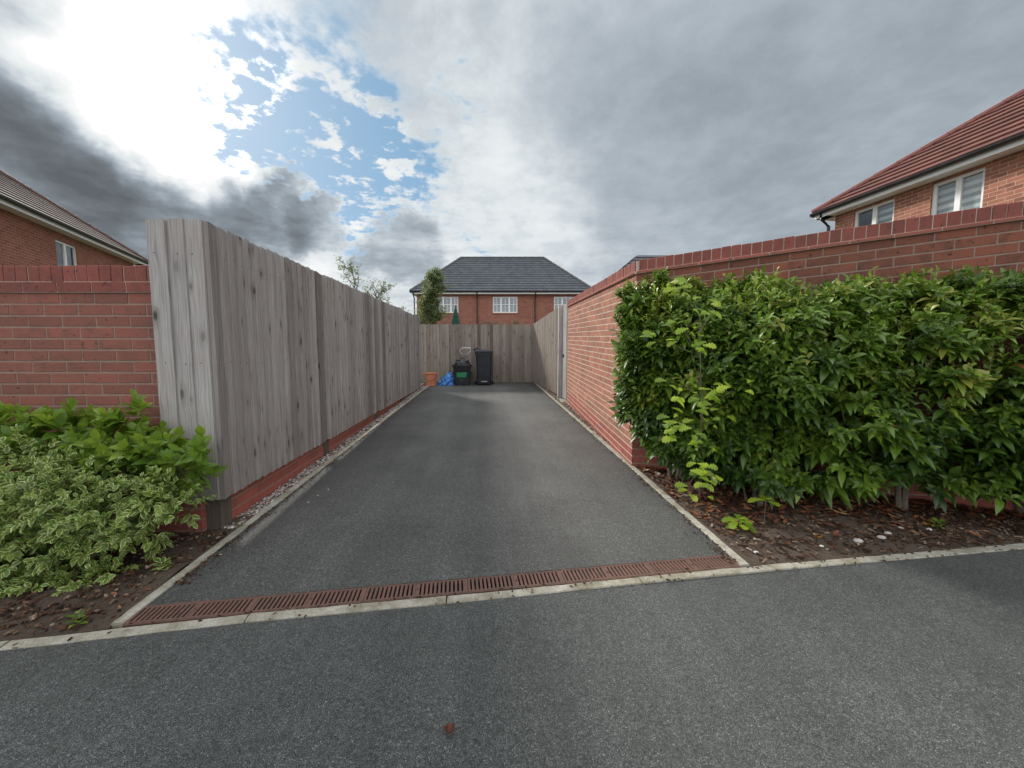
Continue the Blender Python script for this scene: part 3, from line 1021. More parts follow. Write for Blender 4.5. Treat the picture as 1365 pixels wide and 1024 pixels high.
# ------------------------------------------------------------------ fences
def boards(mb, A, B, zb, zt, pitch=.098, thin=.004, thick=.026, posts=(), jag=.006, dirn=1, flat=False):
    """overlapping vertical boards; outward is to the right of A->B; zb, zt are functions of distance"""
    A = Vector((A[0], A[1])); B = Vector((B[0], B[1]))
    d = (B - A).normalized(); L = (B - A).length; nr = Vector((d.y, -d.x))
    u = 0.0
    cnt = -1
    while u < L - .01:
        cnt += 1
        w = pitch * random.uniform(.88, 1.12)
        if flat:
            w = (.112, .038, .078, .09, .05)[cnt % 5]
        if u + w > L - .03:
            w = L - u
        rec = any(abs(u + w / 2 - p) < pitch * .5 for p in posts)
        t0, t1 = thin + random.uniform(-.001, .003), thick + random.uniform(-.004, .004)
        r = min(1, max(0, random.gauss(.5, .27)))
        if flat:
            t0 = t1 = (.022, .008, .020, .012, .016)[cnt % 5]
            t1 += .002
        if rec:
            t0, t1, r = -.012, -.004, .1
        if dirn < 0:
            t0, t1 = t1, t0
        lean = random.uniform(-.003, .003)
        ju, jb = random.uniform(-jag, jag), random.uniform(-jag * .5, jag * .5)
        ov = 0 if rec else .012
        uo = (random.uniform(0, 9), random.uniform(0, 9))
        u0, u1 = (u - (ov if dirn > 0 else 0), u + w + (ov if dirn < 0 else 0))
        u0 = max(u0, 0); u1 = min(u1, L)
        back = -.012 - random.uniform(0, .002)
        def P(uu, o, z, l=0):
            q = A + d * (uu + l) + nr * o
            return (q.x, q.y, z)
        b = [P(u0, t0, zb(u) + jb), P(u1, t1, zb(u) + jb), P(u1, back, zb(u) + jb), P(u0, back, zb(u) + jb)]
        t = [P(u0, t0, zt(u) + ju, lean), P(u1, t1, zt(u) + ju, lean), P(u1, back, zt(u) + ju, lean), P(u0, back, zt(u) + ju, lean)]
        mb.hexa(b, t, r, 0, uo)
        for zn in (.50, 1.18, 1.86):
            q = A + d * (u + w * random.uniform(.35, .6)) + nr * (max(t0, t1) + .0012)
            z_ = zn + random.uniform(-.012, .012)
            mb.face([(q.x + d.x * .0042 * math.cos(k * 1.047), q.y + d.y * .0042 * math.cos(k * 1.047), z_ + .0042 * math.sin(k * 1.047)) for k in range(6)], None, r, 1)
        u += w


def rail(mb, A, B, z0, z1, inset=.05, th=.04, h=.08):
    A = Vector(A); B = Vector(B); d = (B - A).normalized(); bk = Vector((-d.y, d.x))
    q = [A + bk * inset, B + bk * inset, B + bk * (inset + th), A + bk * (inset + th)]
    zz = [z0, z1, z1, z0]
    mb.hexa([(p.x, p.y, z) for p, z in zip(q, zz)], [(p.x, p.y, z + h) for p, z in zip(q, zz)], .4)


FA = Vector((-1.722, 2.565)); FB = Vector((-1.715, 10.42)); FR = FA - FD * .335
LF = (FB - FA).length
t = thing('timber_fence', 'tall grey weathered closeboard fence running along the left of the driveway', 'fence', (FA.x, FA.y, gz(FA.y)))
mb = MB()
zt = lambda u: 2.050 + (2.172 - 2.050) * u / LF
zb = lambda u: .296 + .02 * u / LF
postu = (1.70, 3.68, 5.62)
# outward is +x: run from far to near
boards(mb, FA, FB, zb, zt, posts=postu, dirn=-1)
mb.build('board_panel', ['fence', 'nail'], t)
mb = MB()
boards(mb, FR, FA + Vector((-.004, 0)), lambda u: .297, lambda u: 2.062, pitch=.088, dirn=1, jag=.004, flat=True)
mb.build('return_panel', ['fence', 'nail'], t)
for u in (0.03,) + postu + (7.78,):
    y = FA.y + u
    mb = MB()
    g = gz(y)
    mb.box((-1.722 - .075, y + .055, g + .95), .105, .105, 2.02, .45, uo=(random.random() * 5, 0))
    mb.build('post', 'post', t, bevel=.004)
mb = MB()
for z in (.45, 1.15, 1.85):
    rail(mb, FA, FB, z, z + .05, .014)
mb.build('rails', 'post', t)
# brick plinth under this fence
t = thing('brick_plinth', 'low red brick plinth showing under the left timber fence', 'wall', (-1.8, 2.7, 0))
mb = MB()
pa, pb = Vector((-1.768, 2.70)), Vector((-1.775, 11.7))
brick_face(mb, pa, pb, .297, .335, gz(2.7) - .02, gz(11.7), red_below=.6)
mortar_body(mb, pa, pb, .12, .295, .332, -.1, -.1, 2)
mb.build('brickwork', ['brick_red', 'brick_red', 'mortar_dull'], t)

# back fence
BA = Vector((-3.6, 11.93)); BB = Vector((1.56, 11.70))
t = thing('timber_fence', 'brownish grey closeboard fence across the far end behind the bins', 'fence', (BA.x, BA.y, gz(11.8)))
mb = MB()
boards(mb, BA, BB, lambda u: .335, lambda u: 2.098, posts=(), dirn=1, jag=.008)
mb.build('board_panel', ['fence_back', 'nail'], t)
for x in (-3.0, -1.12, 1.50):
    y = BA.y + (x - BA.x) * (BB.y - BA.y) / (BB.x - BA.x)
    mb = MB(); mb.box((x, y - .03 if x == -1.12 else y + .06, 1.20), .11 if x < 0 else .1, .06 if x == -1.12 else .1, 1.80, .8, uo=(random.random() * 5, 0)); mb.build('post', 'fence_back', t, bevel=.004)
mb = MB()
for z in (.5, 1.15, 1.85):
    rail(mb, BA, BB, z, z, .014)
mb.build('rails', 'post', t)
mb = MB()
mb.face([(-3.6, 11.915, .30), (1.56, 11.685, .30), (1.56, 11.685, .345), (-3.6, 11.915, .345)])
mb.build('gravel_board', 'post', t)

# right fence: from the back fence to the gate beside the wall
RA = Vector((1.515, 11.68)); RB = Vector((1.69, 8.58))
LR = (RB - RA).length
t = thing('timber_fence', 'short weathered closeboard fence between the back fence and the right brick wall', 'fence', (RB.x, RB.y, gz(8.6)))
mb = MB()
# outward is -x : run near to far with outward on the left -> use reversed order
boards(mb, RA, RB, lambda u: .33 - .035 * u / LR, lambda u: 2.12 + .15 * u / LR, dirn=-1, jag=.007)
mb.build('board_panel', ['fence_back', 'nail'], t)
mb = MB(); mb.box((RB.x + .0, RB.y - .055, gz(8.5) + 1.03), .10, .10, 2.08, .95, uo=(2, 0)); mb.build('post', 'fence', t, bevel=.004)
mb = MB()
for z in (.5, 1.2, 1.9):
    rail(mb, RA, RB, z, z, .014)
mb.build('rails', 'post', t)
# gate
t = thing('side_gate', 'narrow timber side gate tucked beside the end of the right brick wall', 'gate', (1.75, 7.9, gz(8)))
mb = MB()
boards(mb, Vector((1.745, 8.46)), Vector((1.757, 7.83)), lambda u: .25, lambda u: 2.27, dirn=-1, jag=.003)
mb.build('boards', ['fence', 'nail'], t)
mb = MB(); mb.tube([(1.72, 8.40, 1.18), (1.72, 8.30, 1.18)], .012, 8); mb.box((1.722, 8.35, 1.18), .02, .1, .06); mb.build('latch', 'black', t)


# ------------------------------------------------------------------ houses
def lerp(a, b, f):
    return a + (b - a) * f


def roof_plane(mb, A, B, C_, D, rows=None, course=.30, mi=0, lift=.042):
    """tile courses from the eave A-B up to D-C (3D points); A->B runs left to right seen from outside"""
    A, B, C_, D = map(Vector, (A, B, C_, D))
    ex = (B - A).normalized()
    up = ((D + C_) / 2 - (A + B) / 2)
    n = ex.cross(up).normalized()
    if n.z < 0:
        n = -n
    slope = (up - ex * up.dot(ex)).length
    rows = max(2, round(slope / course))
    for j in range(rows):
        f0, f1 = j / rows, (j + 1) / rows
        l0, r0 = lerp(A, D, f0), lerp(B, C_, f0)
        l1, r1 = lerp(A, D, f1), lerp(B, C_, f1)
        a, b = l0 + n * lift, r0 + n * lift
        c, d = r1 + n * .004, l1 + n * .004
        U = lambda p: (p - A).dot(ex)
        mb.face([a, b, c, d], [(U(a), j + .1), (U(b), j + .1), (U(c), j + .9), (U(d), j + .9)], .5, mi)
        mb.face([l0 + n * .001, r0 + n * .001, b, a], [(U(a), j + .1), (U(b), j + .1), (U(b), j + .12), (U(a), j + .12)], .5, mi)


def cap_line(mb, A, B, r=.09, mi=0, step=.42):
    A = Vector(A); B = Vector(B); L = (B - A).length; n = max(1, int(L / step))
    for i in range(n):
        p, q = lerp(A, B, i / n), lerp(A, B, (i + 1.04) / n)
        mb.tube([p, q], [r * 1.06, r * .94], 8, .5, mi)


def wall_holes(mb, A, B, z0, z1, holes, mi=0, reveal=.08):
    """wall from A to B (plan), outward to the right; holes (u0,u1,z0,z1) with brick reveals"""
    A = Vector(A); B = Vector(B); d = (B - A).normalized(); L = (B - A).length; nr = Vector((d.y, -d.x))
    us = sorted({0, L, *[h[0] for h in holes], *[h[1] for h in holes]})
    zs = sorted({z0, z1, *[h[2] for h in holes], *[h[3] for h in holes]})
    def P(u, z, o=0):
        q = A + d * u + nr * o
        return (q.x, q.y, z)
    for i in range(len(us) - 1):
        for j in range(len(zs) - 1):
            um, zm = (us[i] + us[i + 1]) / 2, (zs[j] + zs[j + 1]) / 2
            if any(h[0] < um < h[1] and h[2] < zm < h[3] for h in holes):
                continue
            a, b, c, e = us[i], us[i + 1], zs[j], zs[j + 1]
            mb.face([P(a, c), P(b, c), P(b, e), P(a, e)], [(a, c), (b, c), (b, e), (a, e)], .5, mi)
    for h in holes:
        u0, u1, a, b = h
        for (p, q) in (((u0, a), (u0, b)), ((u1, b), (u1, a)), ((u0, b), (u1, b)), ((u1, a), (u0, a))):
            mb.face([P(*p), P(*q), P(*q, -reveal), P(*p, -reveal)], None, .5, mi)
    return P


def window(root, A, B, u0, u1, z0, z1, lights=3, bars=True, blind=None, inset=.05, sill='house_brick'):
    A = Vector(A); B = Vector(B); d = (B - A).normalized(); nr = Vector((d.y, -d.x))
    def P(u, z, o):
        q = A + d * u + nr * o
        return (q.x, q.y, z)
    def bar(mb, a, b, c, e, o0, o1, mi=0):
        mb.hexa([P(a, c, o1), P(b, c, o1), P(b, c, o0), P(a, c, o0)], [P(a, e, o1), P(b, e, o1), P(b, e, o0), P(a, e, o0)], .5, mi)
    w = thing_part('window', root)
    f = MB()
    fw = .06
    bar(f, u0, u1, z0, z0 + fw, -inset - .05, -inset); bar(f, u0, u1, z1 - fw, z1, -inset - .05, -inset)
    bar(f, u0, u0 + fw, z0 + fw, z1 - fw, -inset - .05, -inset); bar(f, u1 - fw, u1, z0 + fw, z1 - fw, -inset - .05, -inset)
    step = (u1 - u0) / lights
    for k in range(1, lights):
        bar(f, u0 + step * k - .045, u0 + step * k + .045, z0 + fw, z1 - fw, -inset - .052, -inset + .002)
    if bars:
        for k in range(lights):
            m = u0 + step * (k + .5)
            bar(f, m - .012, m + .012, z0 + fw, z1 - fw, -inset - .045, -inset - .006)
            zz = z0 + (z1 - z0) * .52
            bar(f, u0 + step * k + .04, u0 + step * (k + 1) - .04, zz - .014, zz + .014, -inset - .046, -inset - .004)
    frame = f.build('window', 'white', root)
    bpy.data.objects.remove(w)
    g = MB(); g.face([P(u0 + .03, z0 + .03, -inset - .03), P(u1 - .03, z0 + .03, -inset - .03), P(u1 - .03, z1 - .03, -inset - .03), P(u0 + .03, z1 - .03, -inset - .03)])
    g.build('pane', 'glass', frame)
    r = MB()
    r.face([P(u0 - .05, z0 - .05, -.60), P(u1 + .05, z0 - .05, -.60), P(u1 + .05, z1 + .05, -.60), P(u0 - .05, z1 + .05, -.60)])
    r.face([P(u0 - .02, z0, -inset - .06), P(u0 - .02, z0, -.6), P(u0 - .02, z1, -.6), P(u0 - .02, z1, -inset - .06)])
    r.face([P(u1 + .02, z0, -inset - .06), P(u1 + .02, z0, -.6), P(u1 + .02, z1, -.6), P(u1 + .02, z1, -inset - .06)])
    r.build('room_interior', 'room', frame)
    b = MB()
    if blind:
        for (a, c, top, bot) in blind:
            ua, uc = u0 + (u1 - u0) * a, u0 + (u1 - u0) * c
            za, zc_ = z0 + (z1 - z0) * bot, z0 + (z1 - z0) * top
            b.face([P(ua, za, -inset - .1), P(uc, za, -inset - .1), P(uc, zc_, -inset - .1), P(ua, zc_, -inset - .1)], [(0, za), (uc - ua, za), (uc - ua, zc_), (0, zc_)])
        b.build('blind', 'blind', frame)
    else:
        for a, c in ((0, .16), (.84, 1)):
            n = 6
            for i in range(n):
                x0, x1 = u0 + (u1 - u0) * lerp(a, c, i / n), u0 + (u1 - u0) * lerp(a, c, (i + 1) / n)
                o0, o1 = (-inset - .12, -inset - .16) if i % 2 else (-inset - .16, -inset - .12)
                b.face([P(x0, z0, o0), P(x1, z0, o1), P(x1, z1, o1), P(x0, z1, o0)])
        zz = z0 + (z1 - z0) * .45
        b.face([P(u0, z0, -inset - .2), P(u1, z0, -inset - .2), P(u1, zz, -inset - .2), P(u0, zz, -inset - .2)])
        b.build('curtain', 'curtain', frame)
    s_ = MB(); bar(s_, u0 - .06, u1 + .06, z0 - .065, z0 - .003, -.07, .03)
    s_.build('sill', sill, frame)
    return frame


def thing_part(name, root):
    o = bpy.data.objects.new(name, None)
    COL.objects.link(o)
    return o


def gutter(mb, A, B, r=.055):
    A = Vector(A); B = Vector(B); d = (B - A).normalized(); o = Vector((d.y, -d.x, 0))
    rows = []
    for p in (A, B):
        rows.append([p + o * (r - r * math.cos(a)) - Vector((0, 0, r * math.sin(a))) for a in [math.pi * k / 8 for k in range(9)]])
    mb.grid(rows)
    rows2 = [[q + Vector((0, 0, .004)) for q in rr][::-1] for rr in rows]
    mb.grid(rows2)
    mb.face(rows[0]); mb.face(rows[1][::-1])


def hip_house(name, label, P0, e, W, D, ez, ridge_rise, hipL, hipR, base, over, mats, holes, pipes, winspec, lights, bars, group=None, blinds=None, gut=True):
    """P0: left end of the eave line seen from outside; e: unit plan direction left->right; the house lies behind"""
    e = Vector(e).normalized(); n = Vector((-e.y, e.x))    # n points away from the viewer, into the house
    P0 = Vector(P0)
    t = thing(name, label, 'house', (P0.x, P0.y, base), group)
    brick, tmat, rmat = mats
    def Q(u, v, z):
        q = P0 + e * u + n * v
        return Vector((q.x, q.y, z))
    a, b, c, d = (over, over), (W - over, over), (W - over, D - over), (over, D - over)
    w = MB()
    A2, B2 = P0 + e * a[0] + n * a[1], P0 + e * b[0] + n * b[1]
    C2, D2 = P0 + e * c[0] + n * c[1], P0 + e * d[0] + n * d[1]
    H = [(h[0] - over, h[1] - over, h[2], h[3]) for h in holes]
    wall_holes(w, A2, B2, base, ez - .02, H)
    wall_holes(w, B2, C2, base, ez - .02, [])
    wall_holes(w, C2, D2, base, ez - .02, [])
    wall_holes(w, D2, A2, base, ez - .02, [])
    w.build('wall', brick, t)
    # roof
    r = MB()
    e0, e1, e2, e3 = Q(0, 0, ez), Q(W, 0, ez), Q(W, D, ez), Q(0, D, ez)
    r0, r1 = Q(hipL, D / 2, ez + ridge_rise), Q(W - hipR, D / 2, ez + ridge_rise)
    roof_plane(r, e0, e1, r1, r0); roof_plane(r, e1, e2, r1, r1); roof_plane(r, e2, e3, r0, r1); roof_plane(r, e3, e0, r0, r0)
    rf = r.build('roof', tmat, t)
    cp = MB()
    for p, q in ((e0, r0), (e1, r1), (e2, r1), (e3, r0), (r0, r1)):
        cap_line(cp, p + Vector((0, 0, .03)), q + Vector((0, 0, .03)), .075)
    cp.build('ridge_tiles', rmat, rf)
    # soffit + fascia
    s = MB()
    th = .16
    for (p, q) in ((e0, e1), (e1, e2), (e2, e3), (e3, e0)):
        dd = (q - p).normalized(); inn = Vector((-dd.y, dd.x, 0))
        o = .03
        pp, qq = p + inn * o + dd * o, q + inn * o - dd * o
        k = [pp, qq, qq + inn * .02, pp + inn * .02]
        s.hexa([v - Vector((0, 0, th)) for v in k], [v - Vector((0, 0, .01)) for v in k])
        i2 = over - o + .0
        s.face([pp + inn * .02 - Vector((0, 0, th - .01)), qq + inn * .02 - Vector((0, 0, th - .01)), qq + inn * i2 - dd * (i2) * 0 - Vector((0, 0, th - .01)), pp + inn * i2 - Vector((0, 0, th - .01))])
    s.build('fascia', 'white', t)
    g = MB()
    for (p, q) in ((e0, e1), (e1, e2), (e2, e3), (e3, e0)):
        dd = (q - p).normalized(); out = Vector((dd.y, -dd.x, 0))
        gutter(g, p + out * -.03 - Vector((0, 0, .02)), q + out * -.03 - Vector((0, 0, .02)), .06)
    g.build('gutter', 'black', t)
    for u, bend in pipes:
        p = MB()
        q = Q(u, over - .06, 0)
        top = Q(u, .03, ez - .07)
        p.tube([top, top - Vector((0, 0, .12)), Vector((q.x, q.y, ez - .38)), Vector((q.x, q.y, base + .05))], .037, 10)
        p.build('downpipe', 'black', t, smooth=False)
    for k, h in enumerate(H):
        window(t, A2, B2, *h, lights=lights, bars=bars, blind=blinds[k] if blinds else None, sill=brick)
    return t


# house behind the far fence.  eave line 23 m down the lane
cy, sy = math.cos(R(-4.08)), math.sin(R(-4.08))
hip_house('brick_house', 'detached red brick house with grey hipped roof beyond the far fence', (-4.34, 23.37), (cy, sy), 10.9, 7.4, 4.86, 2.78, 2.52, 2.76, .25, .30,
          ('house_brick', 'tile_grey', 'grey_ridge'),
          [(1.42, 2.78, 3.62, 4.58), (4.84, 6.32, 3.62, 4.58), (8.50, 10.0, 3.62, 4.58)], [(3.92, 0), (7.38, 0), (.16, 0)], None, 3, True)

# house on the right
Rc = Vector((8.747, 9.983)); re = Vector((.087, -.996)).normalized()
hip_house('brick_house', 'orange brick house with red tiled roof above the wall on the right', (Rc.x, Rc.y), (re.x, re.y), 11.5, 8.4, 4.93, 3.05, 4.2, 4.2, .1, .34,
          ('house_brick_r', 'tile_red', 'red_ridge'),
          [(.80, 1.70, 3.80, 4.73), (2.37, 3.19, 3.45, 4.73), (6.6, 7.8, 3.45, 4.73)], [(.22, 0)], None, 2, False,
          blinds=[[(.5, 1, 1, 0), (0, .45, .45, .0)], [(0, 1, 1, 0)], [(0, 1, 1, 0)]])

# house on the left: its eave runs away from the road
Lc = Vector((-13.727, 17.129)); le = Vector((.327, -.945)).normalized()
LE = 15.0
P0 = Lc + le * LE
hip_house('brick_house', 'red brick house with brown tiled roof behind the wall on the left', (P0.x, P0.y), (-le.x, -le.y), LE, 8.0, 4.93, 3.1, 4.0, 4.0, .1, .35,
          ('house_brick', 'tile_brown', 'brown_ridge'),
          [(LE - 4.85, LE - 3.85, 3.45, 4.56), (LE - 8.6, LE - 7.35, 3.45, 4.56)], [], None, 2, False)

# small garage roof peeping over the right wall
t = thing('garage', 'low grey roofed garage behind the corner of the right wall', 'garage', (6.6, 14.5, .2))
m = MB()
for (a, b) in (((4.4, 13.6), (9.3, 13.3)), ((9.3, 13.3), (9.7, 18.6)), ((9.7, 18.6), (4.8, 18.9)), ((4.8, 18.9), (4.4, 13.6))):
    wall_holes(m, a, b, .2, 3.56, [])
m.build('wall', 'house_brick', t)
m = MB()
e = [Vector(p) for p in ((4.15, 13.4, 3.55), (9.5, 13.1, 3.55), (9.9, 18.8, 3.55), (4.6, 19.1, 3.55))]
rr0, rr1 = Vector((6.3, 15.7, 5.22)), Vector((8.3, 15.6, 5.22))
roof_plane(m, e[0], e[1], rr1, rr0); roof_plane(m, e[1], e[2], rr1, rr1); roof_plane(m, e[2], e[3], rr0, rr1); roof_plane(m, e[3], e[0], rr0, rr0)
m.build('roof', 'tile_grey', t)


# ------------------------------------------------------------------ bins, boxes, bag and bucket
def loft(mb, sections, mi=0, rnd=.5, cap0=True, cap1=True):
    mb.grid(sections, True, rnd, mi)
    if cap0: mb.face(sections[0][::-1], None, rnd, mi)
    if cap1: mb.face(sections[-1], None, rnd, mi)


def rrect(cx, cy_, z, w, d, r=.03, n=4):
    out = []
    for (sx, sy_, a0) in ((1, 1, 0), (-1, 1, 90), (-1, -1, 180), (1, -1, 270)):
        for k in range(n + 1):
            a = R(a0 + 90 * k / n)
            out.append((cx + sx * (w / 2 - r) + r * math.cos(a), cy_ + sy_ * (d / 2 - r) + r * math.sin(a), z))
    return out


bx, by = -.02, 11.28
gb = gz(by) + .004
t = thing('wheelie_bin', 'tall black wheelie bin against the far fence', 'bin', (bx, by, gb))
mb = MB()
S = [(0.0, .40, .42), (.02, .42, .44), (.12, .425, .46), (.125, .405, .45), (.80, .455, .54), (.84, .46, .545), (.845, .50, .58), (.93, .505, .585), (.93, .47, .55)]
loft(mb, [rrect(bx, by, gb + z + .02, w, d, .045) for z, w, d in S])
for sx in (-1, 1):
    mb.box((bx + sx * .12, by - .232, gb + .45), .015, .012, .62)
mb.build('body', 'bin', t)
mb = MB()
S = [(.955, .53, .60), (.975, .54, .61), (1.0, .52, .58), (1.02, .40, .44), (1.026, .2, .2)]
loft(mb, [rrect(bx, by - .01, gb + z, w, d, .05) for z, w, d in S])
mb.tube([(bx - .24, by - .31, gb + .95), (bx + .24, by - .31, gb + .95)], .014, 8)
mb.build('lid', 'bin', t, smooth=False)
for sx in (-1, 1):
    mb = MB(); mb.tube([(bx + sx * .225, by + .17, gb + .10), (bx + sx * .275, by + .17, gb + .10)], .10, 20)
    mb.build('wheel', 'box', t)
mb = MB(); mb.tube([(bx - .2, by + .33, gb + .93), (bx + .2, by + .33, gb + .93)], .015, 8)
mb.tube([(bx - .2, by + .33, gb + .93), (bx - .2, by + .25, gb + .90)], .015, 8); mb.tube([(bx + .2, by + .33, gb + .93), (bx + .2, by + .25, gb + .90)], .015, 8)
mb.build('handle', 'bin', t)
mb = MB(); mb.box((bx + .01, by - .232, gb + .11), .17, .006, .022)
mb.build('number_strip', 'pale_mark', t)


def crate(x, y, z, w, h, d, label, sticker=None):
    t = thing('recycling_box', label, 'recycling box', (x, y, z), 'stacked black recycling boxes')
    mb = MB()
    S = [(0, w * .80, d * .80), (.02, w * .83, d * .83), (h - .045, w * .93, d * .93), (h - .04, w, d), (h, w * 1.01, d * 1.01), (h, w * .94, d * .94), (h * .3, w * .85, d * .85)]
    loft(mb, [rrect(x, y, z + q, a, b, .04) for q, a, b in S])
    mb.build('tub', 'box', t)
    for sx in (-1, 1):
        mb = MB()
        mb.tube([(x + sx * w * .5, y - .07, z + h - .05), (x + sx * (w * .5 + .035), y - .07, z + h - .06), (x + sx * (w * .5 + .035), y + .07, z + h - .06), (x + sx * w * .5, y + .07, z + h - .05)], .009, 6)
        mb.build('handle', 'box', t)
    return t


cx_, cy2 = -.645, 11.25
g2 = gz(cy2) + .004
b1 = crate(cx_, cy2, g2, .53, .385, .40, 'lower black recycling box with a green label beside the bin')
mb = MB()
mb.hexa([(cx_ - .155, cy2 - .212, g2 + .235), (cx_ + .125, cy2 - .212, g2 + .235), (cx_ + .125, cy2 - .180, g2 + .235), (cx_ - .155, cy2 - .180, g2 + .235)],
        [(cx_ - .155, cy2 - .222, g2 + .375), (cx_ + .125, cy2 - .222, g2 + .375), (cx_ + .125, cy2 - .190, g2 + .375), (cx_ - .155, cy2 - .190, g2 + .375)])
mb.build('label_panel', 'green_label', b1)
mb = MB()
ring = []
cc = (cx_ - .015, cy2 - .178, g2 + .155)
for k in range(3):
    a0 = R(90 + 120 * k); a1 = R(90 + 120 * k + 85)
    mb.tube([(cc[0] + .035 * math.cos(a), cc[1] - .002 , cc[2] + .035 * math.sin(a)) for a in np.linspace(a0, a1, 5)], .005, 5)
mb.build('recycling_mark', 'green_label', b1)
b2 = crate(cx_ - .005, cy2, g2 + .386, .55, .20, .41, 'upper black recycling box carrying a black bag, on the other box')

# black bag slumped on top
t = thing('black_bag', 'shiny black bag with carrying handles slumped on the recycling boxes', 'bag', (cx_, cy2, g2 + .56))
mb = MB()
rows = []
for i in range(11):
    v = i / 10
    z = g2 + .56 + .19 * min(1, v * 1.05)
    rr = .245 * (1 - .35 * v) if i < 8 else .245 * (.72, .5, .2)[i - 8]
    ring = []
    for k in range(22):
        a = 2 * math.pi * k / 22
        q = 1 + .16 * fbm((math.cos(a) * 1.2, math.sin(a) * 1.2, v * 2), 1.6, 4)
        ring.append((cx_ + 1.0 * rr * q * math.cos(a), cy2 + .72 * rr * q * math.sin(a), z + .02 * fbm((math.cos(a), math.sin(a), v), 2.2, 8)))
    rows.append(ring)
loft(mb, rows)
mb.build('sack', 'sack', t, smooth=False, weld=True)
for oy, hh in ((-.05, .05), (.05, .03)):
    mb = MB()
    mb.tube([(cx_ - .055, cy2 + oy, g2 + .72), (cx_ - .05, cy2 + oy, g2 + .765 + hh * .4), (cx_ + .05, cy2 + oy, g2 + .77 + hh * .4), (cx_ + .06, cy2 + oy, g2 + .72)], .009, 6)
    mb.build('handle', 'sack', t)

# blue bag
t = thing('blue_bag', 'crumpled blue carrier bag on the tarmac next to the recycling boxes', 'bag', (-1.1, 11.2, gz(11.2)))
mb = MB()
rows = []
g3 = gz(11.2) + .004
for i in range(13):
    v = i / 12
    ring = []
    wx = .215 * (1 - v) ** .75 + .012
    wy = .15 * (1 - v) ** .7 + .01
    for k in range(26):
        a = 2 * math.pi * k / 26
        q = 1 + .32 * fbm((math.cos(a) * 1.3, math.sin(a) * 1.3, v * 1.8), 1.9, 14)
        ring.append((-1.11 + .10 * v + wx * q * math.cos(a) + .02 * fbm((a, v, 0), 3, 2), 11.2 + wy * q * math.sin(a), g3 + .375 * v ** .9 + .02 * fbm((math.cos(a) * 2, math.sin(a) * 2, v * 3), 2.5, 30) * v))
    rows.append(ring)
loft(mb, rows)
mb.build('crumpled_sack', 'blue_bag', t, smooth=False, weld=True)
mb = MB()
mb.tube([(-.99, 11.16, g3 + .30), (-.93, 11.12, g3 + .34), (-.90, 11.13, g3 + .25), (-.93, 11.12, g3 + .10)], [.012, .010, .010, .014], 6)
mb.build('loop_handle', 'blue_bag', t)

# orange bucket
t = thing('orange_bucket', 'orange plastic bucket with a dark handle near the end of the left fence', 'bucket', (-1.53, 11.08, gz(11.08)))
mb = MB()
g4 = gz(11.08) + .004
def circ(r, z, n=28, cx=-1.53, cyy=11.08):
    return [(cx + r * math.cos(2 * math.pi * k / n), cyy + r * math.sin(2 * math.pi * k / n), z) for k in range(n)]
loft(mb, [circ(r, g4 + z) for r, z in ((.125, 0), (.135, .012), (.128, .02), (.165, .33), (.185, .345), (.187, .37), (.172, .372), (.165, .34), (.125, .02))], cap1=True)
for sx in (-1, 1):
    mb.box((-1.53 + sx * .178, 11.08 - .02, g4 + .35), .05, .06, .035)
mb.build('pail', 'orange', t)
mb = MB()
mb.tube([(-1.53 + .18 * math.cos(a), 11.08 - .185 - .02 * math.sin(a), g4 + .34 - .20 * math.sin(a)) for a in np.linspace(.1, math.pi - .1, 12)], .007, 6)
mb.build('handle', 'black', t)

# wire holder on the back fence
t = thing('wire_holder', 'bent white wire holder hooked on the back fence above the recycling boxes', 'holder', (-.5, 11.7, 1.3))
mb = MB()
yy = 11.70
mb.tube([(-.66, yy, 1.18), (-.745, yy - .06, 1.30), (-.66, yy - .10, 1.385), (-.42, yy - .10, 1.385), (-.42, yy - .06, 1.29), (-.52, yy, 1.19)], .011, 8)
mb.build('loop', 'wire', t)
mb = MB()
mb.tube([(-.62, yy, 1.17), (-.56, yy, 1.17)], .015, 8)
mb.build('bracket', 'pole', t)
t = thing('wall_clip', 'small dark clip on the back fence beside the white wire holder', 'clip', (-.26, 11.7, 1.36))
mb = MB()
mb.tube([(-.34, yy - .02, 1.33), (-.27, yy - .06, 1.36), (-.20, yy - .03, 1.40)], [.012, .03, .010], 8)
mb.build('clip_body', 'black', t)
mb = MB()
mb.tube([(-.20, yy - .03, 1.40), (-.14, yy - .05, 1.39), (-.09, yy, 1.30)], .006, 6)
mb.build('clip_wire', 'pole', t)

# closed parasol
t = thing('garden_parasol', 'closed dark green parasol standing beyond the back fence', 'parasol', (-1.22, 16.4, gz(13)))
mb = MB()
rows = []
px, py = -1.20, 16.4
for i in range(14):
    v = i / 13
    z = 3.12 - 1.35 * v
    r_ = .015 + .26 * v ** .8 if v < .85 else .24 - .3 * (v - .85)
    rows.append([(px + r_ * (1 + .22 * math.cos(8 * a)) * math.cos(a), py + r_ * (1 + .22 * math.cos(8 * a)) * math.sin(a), z) for a in [2 * math.pi * k / 48 for k in range(48)]])
loft(mb, rows)
mb.build('canopy', 'parasol', t, smooth=True, weld=True)
mb = MB(); mb.tube([(px, py, gz(13)), (px, py, 3.2)], .024, 10); mb.build('pole', 'pole', t)
mb = MB(); mb.tube([(px, py, 3.10), (px, py, 3.17), (px, py, 3.22)], [.03, .035, .012], 10); mb.build('finial', 'parasol', t)


# ------------------------------------------------------------------ the laurel hedge
wd = np.array([(WX - WC).normalized().x, (WX - WC).normalized().y, 0.0])
wn = np.array([wd[1], -wd[0], 0.0])
W0 = np.array([WC.x, WC.y, 0.0])
OS, OV = [-.2, -.1, 0, .3, 1.0, 1.5, 2.0, 3.0, 4.0], [.12, .2, .32, .50, .72, .62, .50, .44, .42]


